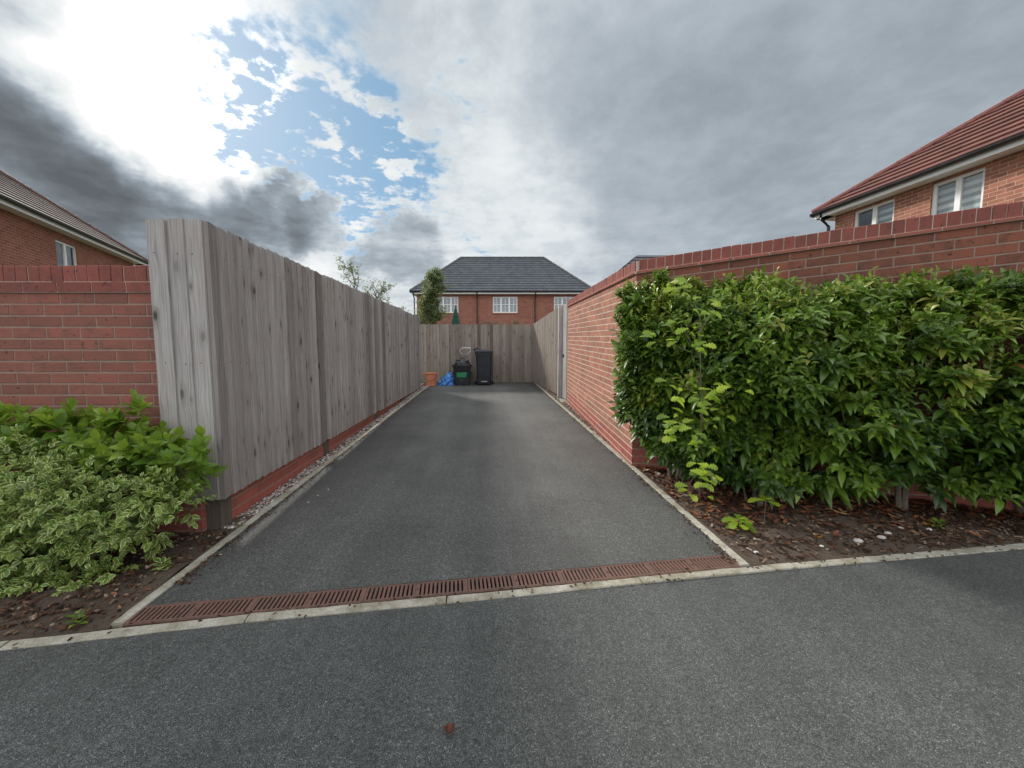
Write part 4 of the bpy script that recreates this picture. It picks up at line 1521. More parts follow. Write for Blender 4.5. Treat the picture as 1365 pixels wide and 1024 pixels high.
def hedge_pts(n, depth_bias=1.0):
    out = []
    ax_ = []
    while len(out) < n:
        s = random.uniform(-.07, 3.75)
        z = random.uniform(.1, 1.95)
        om = float(np.interp(s, OS, OV))
        # profile: fuller in the middle, tucked at the foot, rounded at the top
        v = (z - .1) / 1.65
        prof = (.80 + .20 * min(1, v / .3)) if v < .3 else (1 if v < .62 else 1 - 1.0 * ((v - .62) / .38) ** 2)
        endr = min(1, (s + .14) / .16) ** .5 if s < .02 else 1
        if s < .12 and z < .55:
            continue
        o_surf = om * prof * endr * (1 + .30 * fbm((s, z, 0), 2.1, 5)) + .07 * fbm((s, z, 3), 6, 1)
        top = float(np.interp(s, [0, .5, 1.5, 3.5], [1.72, 1.72, 1.63, 1.60])) + .15 * fbm((s, 0, 0), 2.6, 3)
        if z > top + .06 * fbm((s, z, 9), 7, 2) + .05:
            continue
        zmin = .19 + .09 * fbm((s, 0, 7), 3, 9) + (.07 if 1.7 < s < 2.1 else 0)
        zmin += .30 * max(0, 1 - (s + .07) / .6) ** 1.2
        if z < zmin:
            continue
        f = random.random() ** (.45 * depth_bias)
        o = .04 + max(.05, o_surf) * f
        # gaps of darkness between boughs
        g = fbm((s * 1.1, z * 1.3, o * .6), 3.0, 21)
        if g < -.13 and f > .38 and s > .35:
            continue
        p = W0 + wd * s + wn * o
        out.append((p[0], p[1], z + .04 + .0 * s))
        ax_.append(wn * (.55 + .3 * f) + np.array([0, 0, .45 + .5 * v]) + wd * random.uniform(-.6, .6) + (-wd * .8 if s < .15 else 0))
    return np.array(out), np.array(ax_)


hedge = thing('laurel_hedge', 'big glossy dark green laurel hedge growing against the right brick wall', 'hedge', (float(W0[0] + wd[0] * 1.5 + wn[0] * .3), float(W0[1] + wd[1] * 1.5 + wn[1] * .3), .07))
HO = tuple(hedge.location)
B, A = hedge_pts(5200)
P, D, N, L, idx, tt = sprigs(B, A, 8, .12, .100, 1.0, .05)
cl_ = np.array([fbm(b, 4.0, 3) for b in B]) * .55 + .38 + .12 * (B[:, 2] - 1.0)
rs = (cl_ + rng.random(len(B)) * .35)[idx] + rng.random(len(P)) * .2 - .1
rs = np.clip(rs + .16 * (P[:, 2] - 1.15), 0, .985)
rs[rng.random(len(rs)) < .004] = 1.0
L = L * (.75 + .5 * rng.random(len(L)))
leaf_cloud('foliage', P, D, N, L, L * .20, LANCE, 'laurel', hedge, .34, .34, rs, world_origin=HO)
# young pale shoots standing out of the top and upper face
sp, sa = [], []
for _ in range(950):
    s = random.uniform(-.02, 3.7)
    o = (random.random() ** .8) * .98 * float(np.interp(s, OS, OV))
    v = o / float(np.interp(s, OS, OV))
    z = float(np.interp(s, [0, .5, 1.5, 3.5], [1.74, 1.74, 1.66, 1.63])) - (.42 + .65 * random.random() ** 2) * v ** 2.2 + random.uniform(-.07, .07) + .15 * fbm((s, 0, 0), 2.6, 3)
    p = W0 + wd * s + wn * o
    sp.append((p[0], p[1], z)); sa.append(np.array([random.uniform(-.3, .3), random.uniform(-.3, .3), 1.0]) + wn * .25)
sp, sa = np.array(sp), np.array(sa)
P, D, N, L, idx, tt = sprigs(sp, sa, 8, .13, .090, .85, .3)
leaf_cloud('young_leaves', P, D, N, L, L * .19, LANCE, 'laurel_tip', hedge, .38, .35, np.clip(rng.random(len(P)) * .6 + tt * .4, 0, 1), world_origin=HO)
mb = MB()
for i in range(len(sp)):
    if i % 2 == 0:
        a = Vector(sp[i]); d = Vector(sa[i]).normalized()
        mb.tube([a - d * .1, a + d * .04, a + d * .125], [.003, .0025, .001], 4, cap=False)
mb.build('shoots', 'stem_green', hedge)
for k, (tx, ty) in enumerate(((2.05, 2.72), (3.12, 2.60), (1.72, 3.35), (3.9, 2.38))):
    mb = MB()
    g = gz(ty)
    for j in range(4 if k < 2 else 3):
        a = random.uniform(0, 6.28)
        bx_, by_ = tx + .04 * math.cos(a), ty + .04 * math.sin(a)
        q = [Vector((bx_, by_, g - .03))]
        dirx = (math.cos(a) * .3 - wn[0] * .5, math.sin(a) * .3 - wn[1] * .5)
        for m in range(1, 6):
            q.append(Vector((bx_ + dirx[0] * .14 * m + random.uniform(-.02, .02), by_ + dirx[1] * .14 * m + random.uniform(-.02, .02), g + .19 * m)))
        mb.tube(q, [.022, .017, .014, .011, .008, .004], 7)
    mb.build('trunk', 'bark', hedge)

# ------------------------------------------------------------------ oak sapling pushing through the hedge
OP = [(1.517, 2.950, 1.746), (1.694, 2.736, 1.633), (1.589, 2.744, 1.524), (1.399, 2.758, 1.470), (1.514, 2.699, 1.331), (1.339, 2.862, 1.319), (1.603, 2.593, 1.039), (1.418, 2.656, 1.035), (1.692, 2.436, 0.976), (1.560, 2.596, 0.799), (1.458, 2.603, 0.691), (1.374, 2.659, 0.763), (1.522, 2.598, 0.418), (1.474, 2.652, 0.261), (1.577, 2.544, 0.352)]
oak = thing('oak_sapling', 'bright green lobed leaves of a young oak pushing through the hedge', 'sapling', (1.66, 2.80, gz(2.8)))
chains = [[(1.70, 2.86, .07), (1.66, 2.80, .6), (1.62, 2.78, 1.1), (1.60, 2.78, 1.5), (1.56, 2.92, 1.80)],
          [(1.62, 2.78, 1.0), (1.52, 2.74, 1.25), (1.38, 2.86, 1.33)], [(1.62, 2.78, 1.2), (1.45, 2.78, 1.46)], [(1.60, 2.78, 1.4), (1.72, 2.76, 1.62)],
          [(1.66, 2.80, .7), (1.58, 2.66, .9), (1.44, 2.68, 1.02)], [(1.66, 2.8, .8), (1.72, 2.56, .98)], [(1.67, 2.8, .5), (1.52, 2.66, .7), (1.42, 2.68, .74)],
          [(1.68, 2.84, .25), (1.56, 2.68, .38), (1.50, 2.68, .24)], [(1.68, 2.84, .3), (1.63, 2.60, .36)]]
mb = MB()
for c in chains:
    mb.tube(c, list(np.linspace(.007 if len(c) > 3 else .0035, .0015, len(c))), 6)
mb.build('stem', 'bark', oak)
P, D, N, L = [], [], [], []
for (x, y, z) in OP:
    x += random.uniform(-.06, .06); z += random.uniform(-.06, .06); y += random.uniform(-.03, .06)
    for j in range(random.randint(5, 12)):
        a = j * 2.1 + random.random()
        P.append((x + random.gauss(-.02, .055), y + random.uniform(-.05, .06) - .015, z + random.gauss(0, .05)))
        D.append((math.cos(a) * .9 - .1, math.sin(a) * .7 - .25, random.uniform(-.2, .35)))
        N.append((random.uniform(-.6, .4), -.8 + random.uniform(-.5, .5), .5)); L.append(random.uniform(.055, .11))
L = np.array(L)
leaf_cloud('leaves', P, D, N, L, L * .30, OAK, 'oak', oak, .22, .18, world_origin=tuple(oak.location))
for nm, (x, y), lab in (('oak_seedling', (1.70, 2.385), 'low oak seedling with bright lobed leaves on the bed near the drain'), ('oak_seedling', (1.93, 2.45), 'small oak seedling with one yellowish leaf below the hedge front')):
    g = gz(y)
    t = thing(nm, lab, 'seedling', (x, y, g))
    mb = MB(); hh = .07 if x < 1.8 else .17
    mb.tube([(x, y, g - .01), (x + .005, y, g + hh)], [.003, .002], 6); mb.build('stem', 'bark', t)
    k = 12 if x < 1.8 else 4
    a = [j * 2.4 + .3 for j in range(k)]
    P = [(x + .01 * math.cos(q), y + .01 * math.sin(q), g + hh - .004 * i) for i, q in enumerate(a)]
    D = [(math.cos(q), math.sin(q) * .8 - .1, .15) for q in a]
    L = np.array([random.uniform(.075, .11) for _ in a])
    leaf_cloud('leaves', P, D, [(0, -.25, 1)] * k, L, L * .31, OAK, 'oak', t, .3, .16, world_origin=tuple(t.location))

# ------------------------------------------------------------------ shrubs on the left
VARI = [(-2.565, 2.238, 0.555, 0.220), (-2.232, 2.164, 0.469, 0.220), (-2.006, 2.198, 0.386, 0.190), (-1.820, 2.235, 0.408, 0.130), (-1.720, 2.278, 0.397, 0.080), (-2.512, 2.164, 0.250, 0.240), (-2.191, 2.141, 0.250, 0.160), (-2.324, 2.091, 0.035, 0.110), (-2.520, 2.105, 0.035, 0.160), (-2.382, 2.055, -0.041, 0.070), (-2.706, 2.118, -0.047, 0.160), (-2.090, 2.054, 0.007, 0.060), (-1.998, 2.097, 0.058, 0.060), (-2.226, 2.043, -0.020, 0.050), (-2.851, 2.208, 0.324, 0.280), (-3.213, 2.234, 0.324, 0.300), (-1.922, 2.222, 0.221, 0.090)]
GREEN = [(-2.788, 2.454, 0.739, 0.160), (-2.579, 2.490, 0.713, 0.150), (-2.260, 2.417, 0.671, 0.150), (-2.082, 2.454, 0.658, 0.130), (-1.932, 2.393, 0.579, 0.130), (-1.761, 2.331, 0.549, 0.080), (-1.598, 2.269, 0.688, 0.035), (-2.317, 2.371, 0.459, 0.180), (-2.160, 2.510, 0.824, 0.070), (-3.191, 2.483, 0.716, 0.200), (-2.357, 2.253, 0.067, 0.100), (-3.770, 2.575, 0.658, 0.300)]


def blob_sprigs(blobs, dens, shell=.55):
    B, A = [], []
    for (x, y, z, r) in blobs:
        n = int(dens * r * r) + 3
        for _ in range(n):
            d = np.array([random.gauss(0, 1), random.gauss(0, 1) - .35, random.gauss(0, 1) + .25]); d /= np.linalg.norm(d)
            q = r * (shell + (1 - shell) * random.random()) * (1 + .25 * fbm(d, 2, x * 7))
            B.append((x + d[0] * q, min(y + d[1] * q * .9, 2.56), max(z + d[2] * q * .85, gz(y) + .02))); A.append(d + np.array([0, -.1, .5]))
    return np.array(B), np.array(A)


t = thing('variegated_shrub', 'spreading shrub with cream edged leaves in front of the left wall', 'shrub', (-2.3, 2.1, gz(2.1)))
B, A = blob_sprigs(VARI, 2900)
P, D, N, L, idx, tt = sprigs(B, A, 9, .080, .049, 1.0, .2)
leaf_cloud('foliage', P, D, N, L, L * .27, OVAL, 'varieg', t, .2, .3, np.clip(rng.random(len(B))[idx] * .6 + rng.random(len(P)) * .4, 0, 1), world_origin=tuple(t.location))
mb = MB()
for (x, y, z, r) in VARI:
    mb.tube([(-2.3 + random.uniform(-.1, .1), 2.15 + random.uniform(-.05, .05), gz(2.1) - .01), ((x - 2.3) / 2, (y + 2.15) / 2, z * .6 + .03), (x, y, z)], [.010, .007, .003], 6)
mb.build('branches', 'bark', t)
t = thing('green_shrub', 'bright green broad leaved shrub growing up behind the variegated shrub', 'shrub', (-2.35, 2.42, gz(2.4)))
B, A = blob_sprigs(GREEN, 1300)
P, D, N, L, idx, tt = sprigs(B, A, 8, .09, .115, .95, .4)
hz = np.clip((P[:, 2] - .35) / .5, 0, 1)
leaf_cloud('foliage', P, D, N, L, L * .24, LANCE, 'broad', t, .22, .3, np.clip(rng.random(len(B))[idx] * .45 + hz * .4 + rng.random(len(P)) * .2, 0, 1), world_origin=tuple(t.location))
mb = MB()
for (x, y, z, r) in GREEN:
    mb.tube([(-2.35 + random.uniform(-.1, .1), 2.45, gz(2.4) - .01), ((x - 2.35) / 2, 2.45, z * .5 + .05), (x, y, z)], [.012, .009, .004], 6)
mb.build('branches', 'bark', t)
# weeds
def weed(name, x, y, r, m, lab, n=14, LL=.04, prof=OVAL):
    g = gz(y)
    t = thing(name, lab, 'weed', (x, y, g))
    a = [j * 2.4 for j in range(n)]
    P = [(x + .01 * math.cos(q), y + .01 * math.sin(q), g + .01 + .003 * i) for i, q in enumerate(a)]
    D = [(math.cos(q), math.sin(q), .25 + .05 * i) for i, q in enumerate(a)]
    L = np.array([random.uniform(.7, 1.2) * LL for _ in a])
    leaf_cloud('leaves', P, D, [(0, 0, 1)] * n, L, L * .28, prof, m, t, .3, .2, world_origin=tuple(t.location))
    mb = MB(); mb.tube([(x, y, g - .005), (x, y, g + .01 + .003 * n)], .0015, 5); mb.build('stem', 'stem_green', t)
weed('weed', -1.745, 2.12, .05, 'varieg', 'tiny cream edged seedling on the bare soil beside the left edging', 18, .05)
weed('weed', -1.80, 1.735, .03, 'broad', 'flat green weed growing at the left kerb by the drain', 16, .03)
weed('weed', -1.66, 2.63, .02, 'oak', 'little yellow green weed in the gravel at the fence post', 8, .02)
weed('weed', 3.05, 2.30, .05, 'laurel_tip', 'small reddish green weed at the back of the right bed', 14, .05, LANCE)


# ------------------------------------------------------------------ trees
def tree(name, label, cat, base, height, spread, crown0, nlimb, leafn, leafL, m, seed, slim=1.0, tr=.05, leaf_w=.3):
    r_ = random.Random(seed)
    base = Vector(base)
    t = thing(name, label, cat, tuple(base))
    mb = MB()
    wg = .015 if crown0 < .3 else .05
    trunk = [base + Vector((r_.uniform(-wg, wg) * k, r_.uniform(-wg, wg) * k, height * k / 6)) for k in range(7)]
    mb.tube(trunk, list(np.linspace(tr, tr * .15, 7)), 8)
    tips, ax_ = [], []
    for i in range(nlimb):
        f = crown0 + (1 - crown0) * (i + r_.random()) / nlimb
        k = min(5.99, f * 6); p = lerp(trunk[int(k)], trunk[int(k) + 1], k - int(k))
        a = r_.uniform(0, 6.28); w = spread * (math.sin(math.pi * min(1, max(.12, (1 - f) / (1 - crown0) * (.85 if crown0 > .3 else .5) + .1)))) ** .7 * r_.uniform(.7, 1.1)
        lim = [p]
        dirv = Vector((math.cos(a), math.sin(a), r_.uniform(.5, 1.3) * slim)).normalized()
        for s in range(1, 5):
            lim.append(lim[-1] + (dirv + Vector((r_.uniform(-.3, .3), r_.uniform(-.3, .3), r_.uniform(-.1, .25)))).normalized() * w / 4)
        mb.tube(lim, list(np.linspace(tr * .35, .006, 5)), 6)
        for s in range(1, 5):
            for _ in range(2):
                d2 = Vector((r_.uniform(-1, 1), r_.uniform(-1, 1), r_.uniform(-.2, 1))).normalized()
                e = lim[s] + d2 * w * .28
                mb.tube([lim[s], e], [.008, .003], 5, cap=False)
                for q in (.4, .7, 1.0):
                    tips.append(lerp(lim[s], e, q)); ax_.append(d2)
        tips.append(lim[-1]); ax_.append(dirv)
    mb.build('trunk', 'bark', t)
    tips = np.array([tuple(p) for p in tips]); ax_ = np.array([tuple(p) for p in ax_])
    pick = rng.integers(0, len(tips), leafn)
    B = tips[pick] + rng.normal(0, leafL * .9, (leafn, 3))
    P, D, N, L, idx, tt = sprigs(B, ax_[pick] + rng.normal(0, .3, (leafn, 3)), 5, leafL * 2.2, leafL, 1.0, .0)
    cl = rng.random(len(tips))[pick][idx]
    leaf_cloud('crown', P, D, N, L, L * leaf_w, SMALL, m, t, .4, .2, np.clip(cl * .7 + rng.random(len(P)) * .3, 0, 1), world_origin=tuple(base))
    return t


tree('upright_tree', 'slender leafy green tree beyond the far fence in front of the grey roofed house', 'tree', (-1.92, 14.6, .3), 3.80, .62, .25, 56, 5600, .060, 'tree_leaf', 3, .9)
tree('thin_tree', 'sparse small leaved tree rising above the left timber fence, taller one', 'tree', (-4.45, 13.6, .3), 3.80, .85, .45, 9, 260, .06, 'tree_leaf', 5, 1.3, .03)
tree('thin_tree', 'sparse small leaved tree above the left fence, lower and nearer the far corner', 'tree', (-3.35, 13.3, .3), 2.95, .75, .4, 12, 420, .06, 'tree_leaf', 8, 1.3, .03)
tree('thin_tree', 'few leafy twigs of a tree showing over the end of the right brick wall', 'tree', (4.0, 12.7, .3), 3.35, .6, .4, 8, 130, .05, 'tree_leaf', 9, 1.3, .03)
# dried flower heads peeping over the back fence
t = thing('dried_hydrangea', 'pale dried flower heads just above the top of the back fence', 'plant', (.55, 12.3, gz(12)))
mb = MB()
for (x, z) in ((-.05, 2.16), (.12, 2.17), (.3, 2.19), (.42, 2.16), (.95, 2.26), (1.0, 2.20), (1.12, 2.17), (.6, 2.15)):
    y = 12.3 + random.uniform(-.1, .1)
    mb.tube([(x * .5 + .3, 12.3, gz(12)), (x, y, z)], [.006, .003], 5)
    P, D, N, L = [], [], [], []
    for _ in range(110):
        d = np.array([random.gauss(0, 1) for _ in range(3)]); d /= np.linalg.norm(d)
        P.append((x + d[0] * .07, y + d[1] * .06, z + d[2] * .045)); D.append(d + np.array([0, 0, .2])); N.append((0, -.3, 1)); L.append(.032)
    leaf_cloud('flower_head', P, D, N, L, np.array(L) * .4, SMALL, 'dry_flower', t, .2, .2, world_origin=tuple(t.location))
mb.build('stems', 'bark', t)


# ------------------------------------------------------------------ loose ground cover
def chips(name, pts, m, label, cat, lx, ly, lz, curl=0.0):
    mb = MB()
    for (x, y, z) in pts:
        a = random.uniform(0, 6.28); l = random.uniform(*lx) / 2; w = random.uniform(*ly) / 2; h = random.uniform(*lz)
        e1 = Vector((math.cos(a), math.sin(a), random.uniform(-.35, .35))).normalized()
        e2 = Vector((-math.sin(a), math.cos(a), random.uniform(-.35, .35))).normalized()
        n = e1.cross(e2).normalized(); c = Vector((x, y, z + h * .5))
        if m in ('dry_leaf', 'yellow_leaf'):
            r = random.random(); row = []
            for i, f in enumerate((-1, -.5, 0, .5, 1)):
                ww = w * (.1, .8, 1, .75, .05)[i]
                zc_ = n * (curl * l * (f * f)) 
                row.append([c + e1 * l * f + zc_ - e2 * ww + n * ww * .4, c + e1 * l * f + zc_, c + e1 * l * f + zc_ + e2 * ww + n * ww * .4])
            mb.grid(row, False, r)
        else:
            j = [random.uniform(.6, 1.25) for _ in range(8)]
            q = [(-1, -1), (1, -1), (1, 1), (-1, 1)]
            b = [c + e1 * l * s * j[i] + e2 * w * u * j[i] - n * h * .5 for i, (s, u) in enumerate(q)]
            tp = [c + e1 * l * s * j[i + 4] * .8 + e2 * w * u * j[i + 4] * .75 + n * h * .5 for i, (s, u) in enumerate(q)]
            mb.hexa(b, tp, random.random(), skip=('b',))
    o = mb.build(name, m, smooth=False)
    return stuff(o, label, cat)


def bed_pt_r(near_hedge=False):
    while True:
        x = random.uniform(1.5, 5.0); y0 = ky(x) + .02; y1 = wall_y(max(x, WC.x)) - .02
        if y1 <= y0:
            continue
        y = random.uniform(y0, y1)
        if near_hedge and random.random() > min(1, ((y - y0) / .5)) ** 2:
            continue
        if x < 1.55 and y < 2.05:
            continue
        return (x, y, gz(y) + .012)


chips('bark_mulch', [bed_pt_r() for _ in range(5200)], 'mulch', 'brown bark mulch chips covering the right planting bed', 'mulch', (.012, .05), (.005, .016), (.002, .006))
chips('leaf_litter', [(x, y, z + .008) for x, y, z in (bed_pt_r(True) for _ in range(820))], 'dry_leaf', 'red brown fallen leaves lying under the laurel hedge', 'leaf litter', (.04, .085), (.018, .034), (.002, .012), .25)
lp = []
while len(lp) < 2800:
    x = random.uniform(-4.5, -1.67); y = random.uniform(ky(x) + .01, 2.55)
    lp.append((x, y, gz(y) + .012))
chips('soil_crumbs', lp, 'mulch', 'small brown clods and bark bits on the left bed', 'soil', (.008, .03), (.006, .018), (.003, .01))
chips('leaf_litter', [p for p in lp if random.random() < .07], 'dry_leaf', 'scattered dead leaves on the left bed', 'leaf litter', (.02, .05), (.01, .02), (.002, .01), .25)


def stones(name, pts, label, smin, smax, m='gravel'):
    mb = MB()
    base = [Vector(v).normalized() for v in ((1, 0, 0), (-1, 0, 0), (0, 1, 0), (0, -1, 0), (0, 0, 1), (0, 0, -1), (1, 1, 1), (-1, 1, 1), (1, -1, 1), (-1, -1, 1))]
    tris = [(0, 6, 8), (2, 6, 7)]
    for (x, y, z) in pts:
        s = random.uniform(smin, smax); a = random.uniform(0, 6.28); ca, sa_ = math.cos(a), math.sin(a)
        kx_, ky_, kz = random.uniform(.7, 1.3), random.uniform(.6, 1.0), random.uniform(.45, .8)
        rows = []
        for (zz, rr) in ((-.6, .75), (.1, 1.0), (.65, .72), (.92, .28)):
            ring = []
            for k in range(6):
                b = 6.283 * k / 6 + rr
                q = rr * random.uniform(.85, 1.15)
                u, v = math.cos(b) * q * kx_ * s, math.sin(b) * q * ky_ * s
                ring.append((x + u * ca - v * sa_, y + u * sa_ + v * ca, z + zz * kz * s))
            rows.append(ring)
        r = random.random()
        mb.grid(rows, True, r); mb.face(rows[-1], None, r)
    o = mb.build(name, m, smooth=False)
    return stuff(o, label, 'gravel')


pts = []
for _ in range(2600):
    y = 2.62 + 8.9 * random.random() ** 1.5
    x0, x1 = -1.768, xl(y) - .054
    pts.append((random.uniform(x0, x1), y, gz(y) + random.uniform(-.008, .008)))
stones('gravel', pts, 'pale grey and pinkish stone chippings along the left fence', .006, .016)
pts = []
for _ in range(2000):
    y = 3.62 + 8.0 * random.random() ** 1.4
    x1 = WC.x + (y - WC.y) * .0547 if y < 8.5 else 1.70 - (y - 8.58) * .0565
    x0 = xr(y) + .056
    if x1 > x0 + .01:
        pts.append((random.uniform(x0, x1), y, gz(y) + random.uniform(-.01, .006)))
stones('gravel', pts, 'stone chippings and grit along the foot of the right brick wall', .005, .014)
chips('leaf_litter', [(x, y, z + .012) for x, y, z in random.sample(pts, 260)], 'dry_leaf', 'dry leaves caught along the foot of the right wall', 'leaf litter', (.02, .05), (.01, .022), (.002, .01), .25)
pts = []
for _ in range(1000):
    y = 2.0 + 8 * random.random() ** 1.6
    if random.random() < .5:
        pts.append((xl(y) + abs(random.gauss(0, .035)), y, gz(y) + .008))
    else:
        pts.append((xr(y) - abs(random.gauss(0, .035)), y, gz(y) + .008))
for _ in range(260):
    x = random.uniform(-4, 4.5)
    y = ky(x) + random.choice((-.012, -KW - .006, .004)) + random.gauss(0, .008)
    pts.append((x, y, gz(y) + .007))
chips('grit', pts, 'mulch', 'crumbs of bark and grit washed along the driveway edges', 'grit', (.005, .02), (.004, .01), (.002, .005))
# pebbles lying on the soil, individually
for k, (x, y, s) in enumerate(((2.52, 2.19, .022), (2.62, 2.24, .018), (2.33, 2.16, .024), (2.78, 2.30, .016), (1.62, 3.42, .028), (2.95, 2.27, .014), (1.60, 2.08, .012), (2.05, 2.12, .010))):
    mb = MB()
    g = gz(y) + .012
    rows = [[(x + s * q * math.cos(6.283 * j / 10) * 1.3, y + s * q * math.sin(6.283 * j / 10) * random.uniform(.85, 1.1), g + s * zz) for j in range(10)] for zz, q in ((-.3, .8), (.1, 1), (.45, .8), (.62, .35))]
    loft(mb, rows, rnd=.75 + .03 * k)
    tag(mb.build('pebble', 'gravel', smooth=True, weld=True), 'smooth pale pebble lying on the soil of the right bed', 'pebble', 'pebbles on the right bed')
# small white chippings strayed on the driveway, twigs
for k, (x, y) in enumerate(((-1.36, 3.15), (-1.33, 3.28), (-1.38, 3.02))):
    mb = MB()
    s = .0055; g = gz(y) + .004
    loft(mb, [[(x + s * q * math.cos(6.283 * j / 7) * random.uniform(.8, 1.4), y + s * q * math.sin(6.283 * j / 7), g + s * zz) for j in range(7)] for zz, q in ((-.3, .9), (.2, 1), (.7, .5))], rnd=.98)
    tag(mb.build('stone_chip', 'gravel', weld=True), 'tiny white stone chip strayed onto the tarmac', 'stone chip', 'white chips strayed on the tarmac')


def single_leaf(x, y, m, lab, L=.05, a=0.3, curl=.5, w=.4):
    mb = MB(); g = gz(y) + .006
    e1 = Vector((math.cos(a), math.sin(a), 0)); e2 = Vector((-math.sin(a), math.cos(a), 0))
    rows = []
    for i in range(9):
        f = -1 + i / 4
        ww = L * w * (1 - abs(f) ** 2.2) * (1 + .25 * math.sin(i * 2.3)) + .0006
        rise = L * curl * .5 * (f * f)
        lift = .0015
        rows.append([Vector((x, y, g + lift + rise + ww * k_)) + e1 * L * f * .5 * (1 - .15 * curl) + e2 * ww * k * 1.0 for k, k_ in ((-1, .55), (-.5, .12), (0, 0), (.5, .12), (1, .55))])
    mb.grid(rows, False, .20)
    q = rows[0][2]
    mb.tube([q, q - e1 * L * .25 + Vector((0, 0, L * .1))], [.0012, .0008], 5)
    return tag(mb.build('fallen_leaf', m, smooth=True), lab, 'leaf')


single_leaf(-.119, 1.150, 'dry_leaf', 'curled red brown dead leaf alone on the road tarmac', .040, .15, .8)
single_leaf(2.133, 2.235, 'yellow_leaf', 'bright orange yellow leaf on the bare front of the right bed', .052, .9, .25)
single_leaf(2.52, 2.40, 'yellow_leaf', 'small yellow leaf among the litter under the middle of the hedge', .045, .2, .3)
single_leaf(3.02, 2.34, 'yellow_leaf', 'yellow leaf lying near the right trunk of the hedge', .05, .5, .3)
mb = MB()
for (pts) in (((2.75, 2.16, .07), (2.85, 2.175, .072), (2.93, 2.17, .07)),):
    mb.tube(pts, .003, 6)
tag(mb.build('twig', 'bark'), 'thin dry twig lying beside the kerb of the right bed', 'twig')

# ------------------------------------------------------------------ camera
cam = bpy.data.cameras.new('camera')
cam.sensor_width = 36
cam.lens = 36 * 512 / 1365
cam.clip_start = .02
cam.clip_end = 2000
co = bpy.data.objects.new('camera', cam)
COL.objects.link(co)
co.location = (0, 0, 1.25)
co.rotation_euler = (R(90 - 4.6895), 0, R(-4.0777))
scene.camera = co

# ------------------------------------------------------------------ daylight
SUN_EL, SUN_AZ = R(31), math.atan2(-.529, .694)      # azimuth from +Y, toward -X
w = bpy.data.worlds.new('World')
scene.world = w
w.use_nodes = True
t = NT(w.node_tree)
bg = w.node_tree.nodes['Background']
sky = t.new('ShaderNodeTexSky')
sky.sky_type = 'NISHITA'
sky.sun_disc = False
sky.sun_elevation = SUN_EL
sky.sun_rotation = SUN_AZ
sky.air_density = 1.0
sky.dust_density = .6
sky.ozone_density = 1.5
dirv = t.new('ShaderNodeTexCoord').outputs['Generated']
sp_ = t.new('ShaderNodeSeparateXYZ'); t.put(sp_.inputs[0], dirv)
zz = t.math('MAXIMUM', sp_.outputs[2], 0.0)
zi = t.math('ADD', zz, .16)
pl = t.new('ShaderNodeCombineXYZ')
t.put(pl.inputs[0], t.math('DIVIDE', sp_.outputs[0], zi)); t.put(pl.inputs[1], t.math('DIVIDE', sp_.outputs[1], zi))
pl = pl.outputs[0]
n_big = t.noise(pl, .85, 7, .55, .3)
n_mid = t.noise(t.vmath('ADD', pl, (7.3, 2.1, 0)), 2.2, 8, .6, .25)
n_puff = t.noise(t.vmath('ADD', pl, (3.1, 9.7, 0)), 7.5, 8, .62, .15)
wv = t.noise(dirv, 3.0, 4, .55, out=1)
wv2 = t.noise(dirv, 11.0, 4, .6, out=1)
dw = t.vmath('ADD', dirv, t.vmath('SCALE', t.vmath('SUBTRACT', wv, (.5, .5, .5)), scale=.26))
dw = t.vmath('ADD', dw, t.vmath('SCALE', t.vmath('SUBTRACT', wv2, (.5, .5, .5)), scale=.11))
dw = t.vmath('NORMALIZE', dw)


def blobs(lst):
    tot = None
    for (dx, dy, dz, rad, wt) in lst:
        dd = t.vmath('DOT_PRODUCT', dw, (dx, dy, dz))
        v = t.math('MULTIPLY', t.rng(dd, math.cos(R(rad)), math.cos(R(rad * .35)), 0, 1, True), wt)
        tot = v if tot is None else t.math('ADD', tot, v)
    return tot


DARK = blobs([(-0.6937, 0.6413, 0.3279, 17, 0.55), (-0.6477, 0.7071, 0.2838, 12, 0.5), (-0.6432, 0.6483, 0.4074, 8, 0.45), (-0.6648, 0.6156, 0.4232, 8, 0.35), (-0.6423, 0.7341, 0.2205, 11, 0.4), (-0.4274, 0.8571, 0.2875, 8, 0.95), (-0.5031, 0.8135, 0.2917, 6, 0.5), (-0.3379, 0.8986, 0.2801, 5, 0.7), (-0.1944, 0.9470, 0.2559, 5, 0.6), (0.5339, 0.7482, 0.3939, 28, 0.26), (0.6732, 0.5916, 0.4435, 26, 0.3), (0.2904, 0.8256, 0.4838, 15, 0.2)])
BRIGHT = blobs([(-0.5302, 0.6830, 0.5025, 14, 1), (-0.5229, 0.7333, 0.4345, 10, 0.9), (-0.5832, 0.6467, 0.4917, 10, 0.5), (-0.5194, 0.7738, 0.3625, 8, 0.55), (-0.4069, 0.7428, 0.5317, 14, 0.15), (-0.2460, 0.9198, 0.3055, 12, 0.25), (0.0967, 0.9253, 0.3666, 14, 0.25), (-0.3991, 0.8881, 0.2278, 8, 0.3), (-0.5832, 0.7845, 0.2106, 6, 0.4)])
CLEAR = blobs([(-0.3286, 0.8491, 0.4136, 13, 0.9), (-0.4399, 0.7705, 0.4614, 7, 0.7), (-0.2236, 0.9037, 0.3652, 9, 0.7), (-0.1393, 0.8966, 0.4205, 6, 0.5), (-0.2504, 0.8448, 0.4728, 7, 0.5), (-0.0287, 0.8353, 0.5490, 5, 0.5), (-0.6275, 0.6126, 0.4806, 7, 0.5), (-0.0365, 0.9639, 0.2637, 4, 0.5), (-0.3840, 0.8140, 0.4358, 7, 0.5), (0.0890, 0.8565, 0.5084, 5, 0.3)])
CALM = blobs([(0.5743, 0.6768, 0.4605, 50, 1)])
n_fine = t.noise(t.vmath('ADD', pl, (13.1, 4.7, 0)), 17, 6, .6, .1)
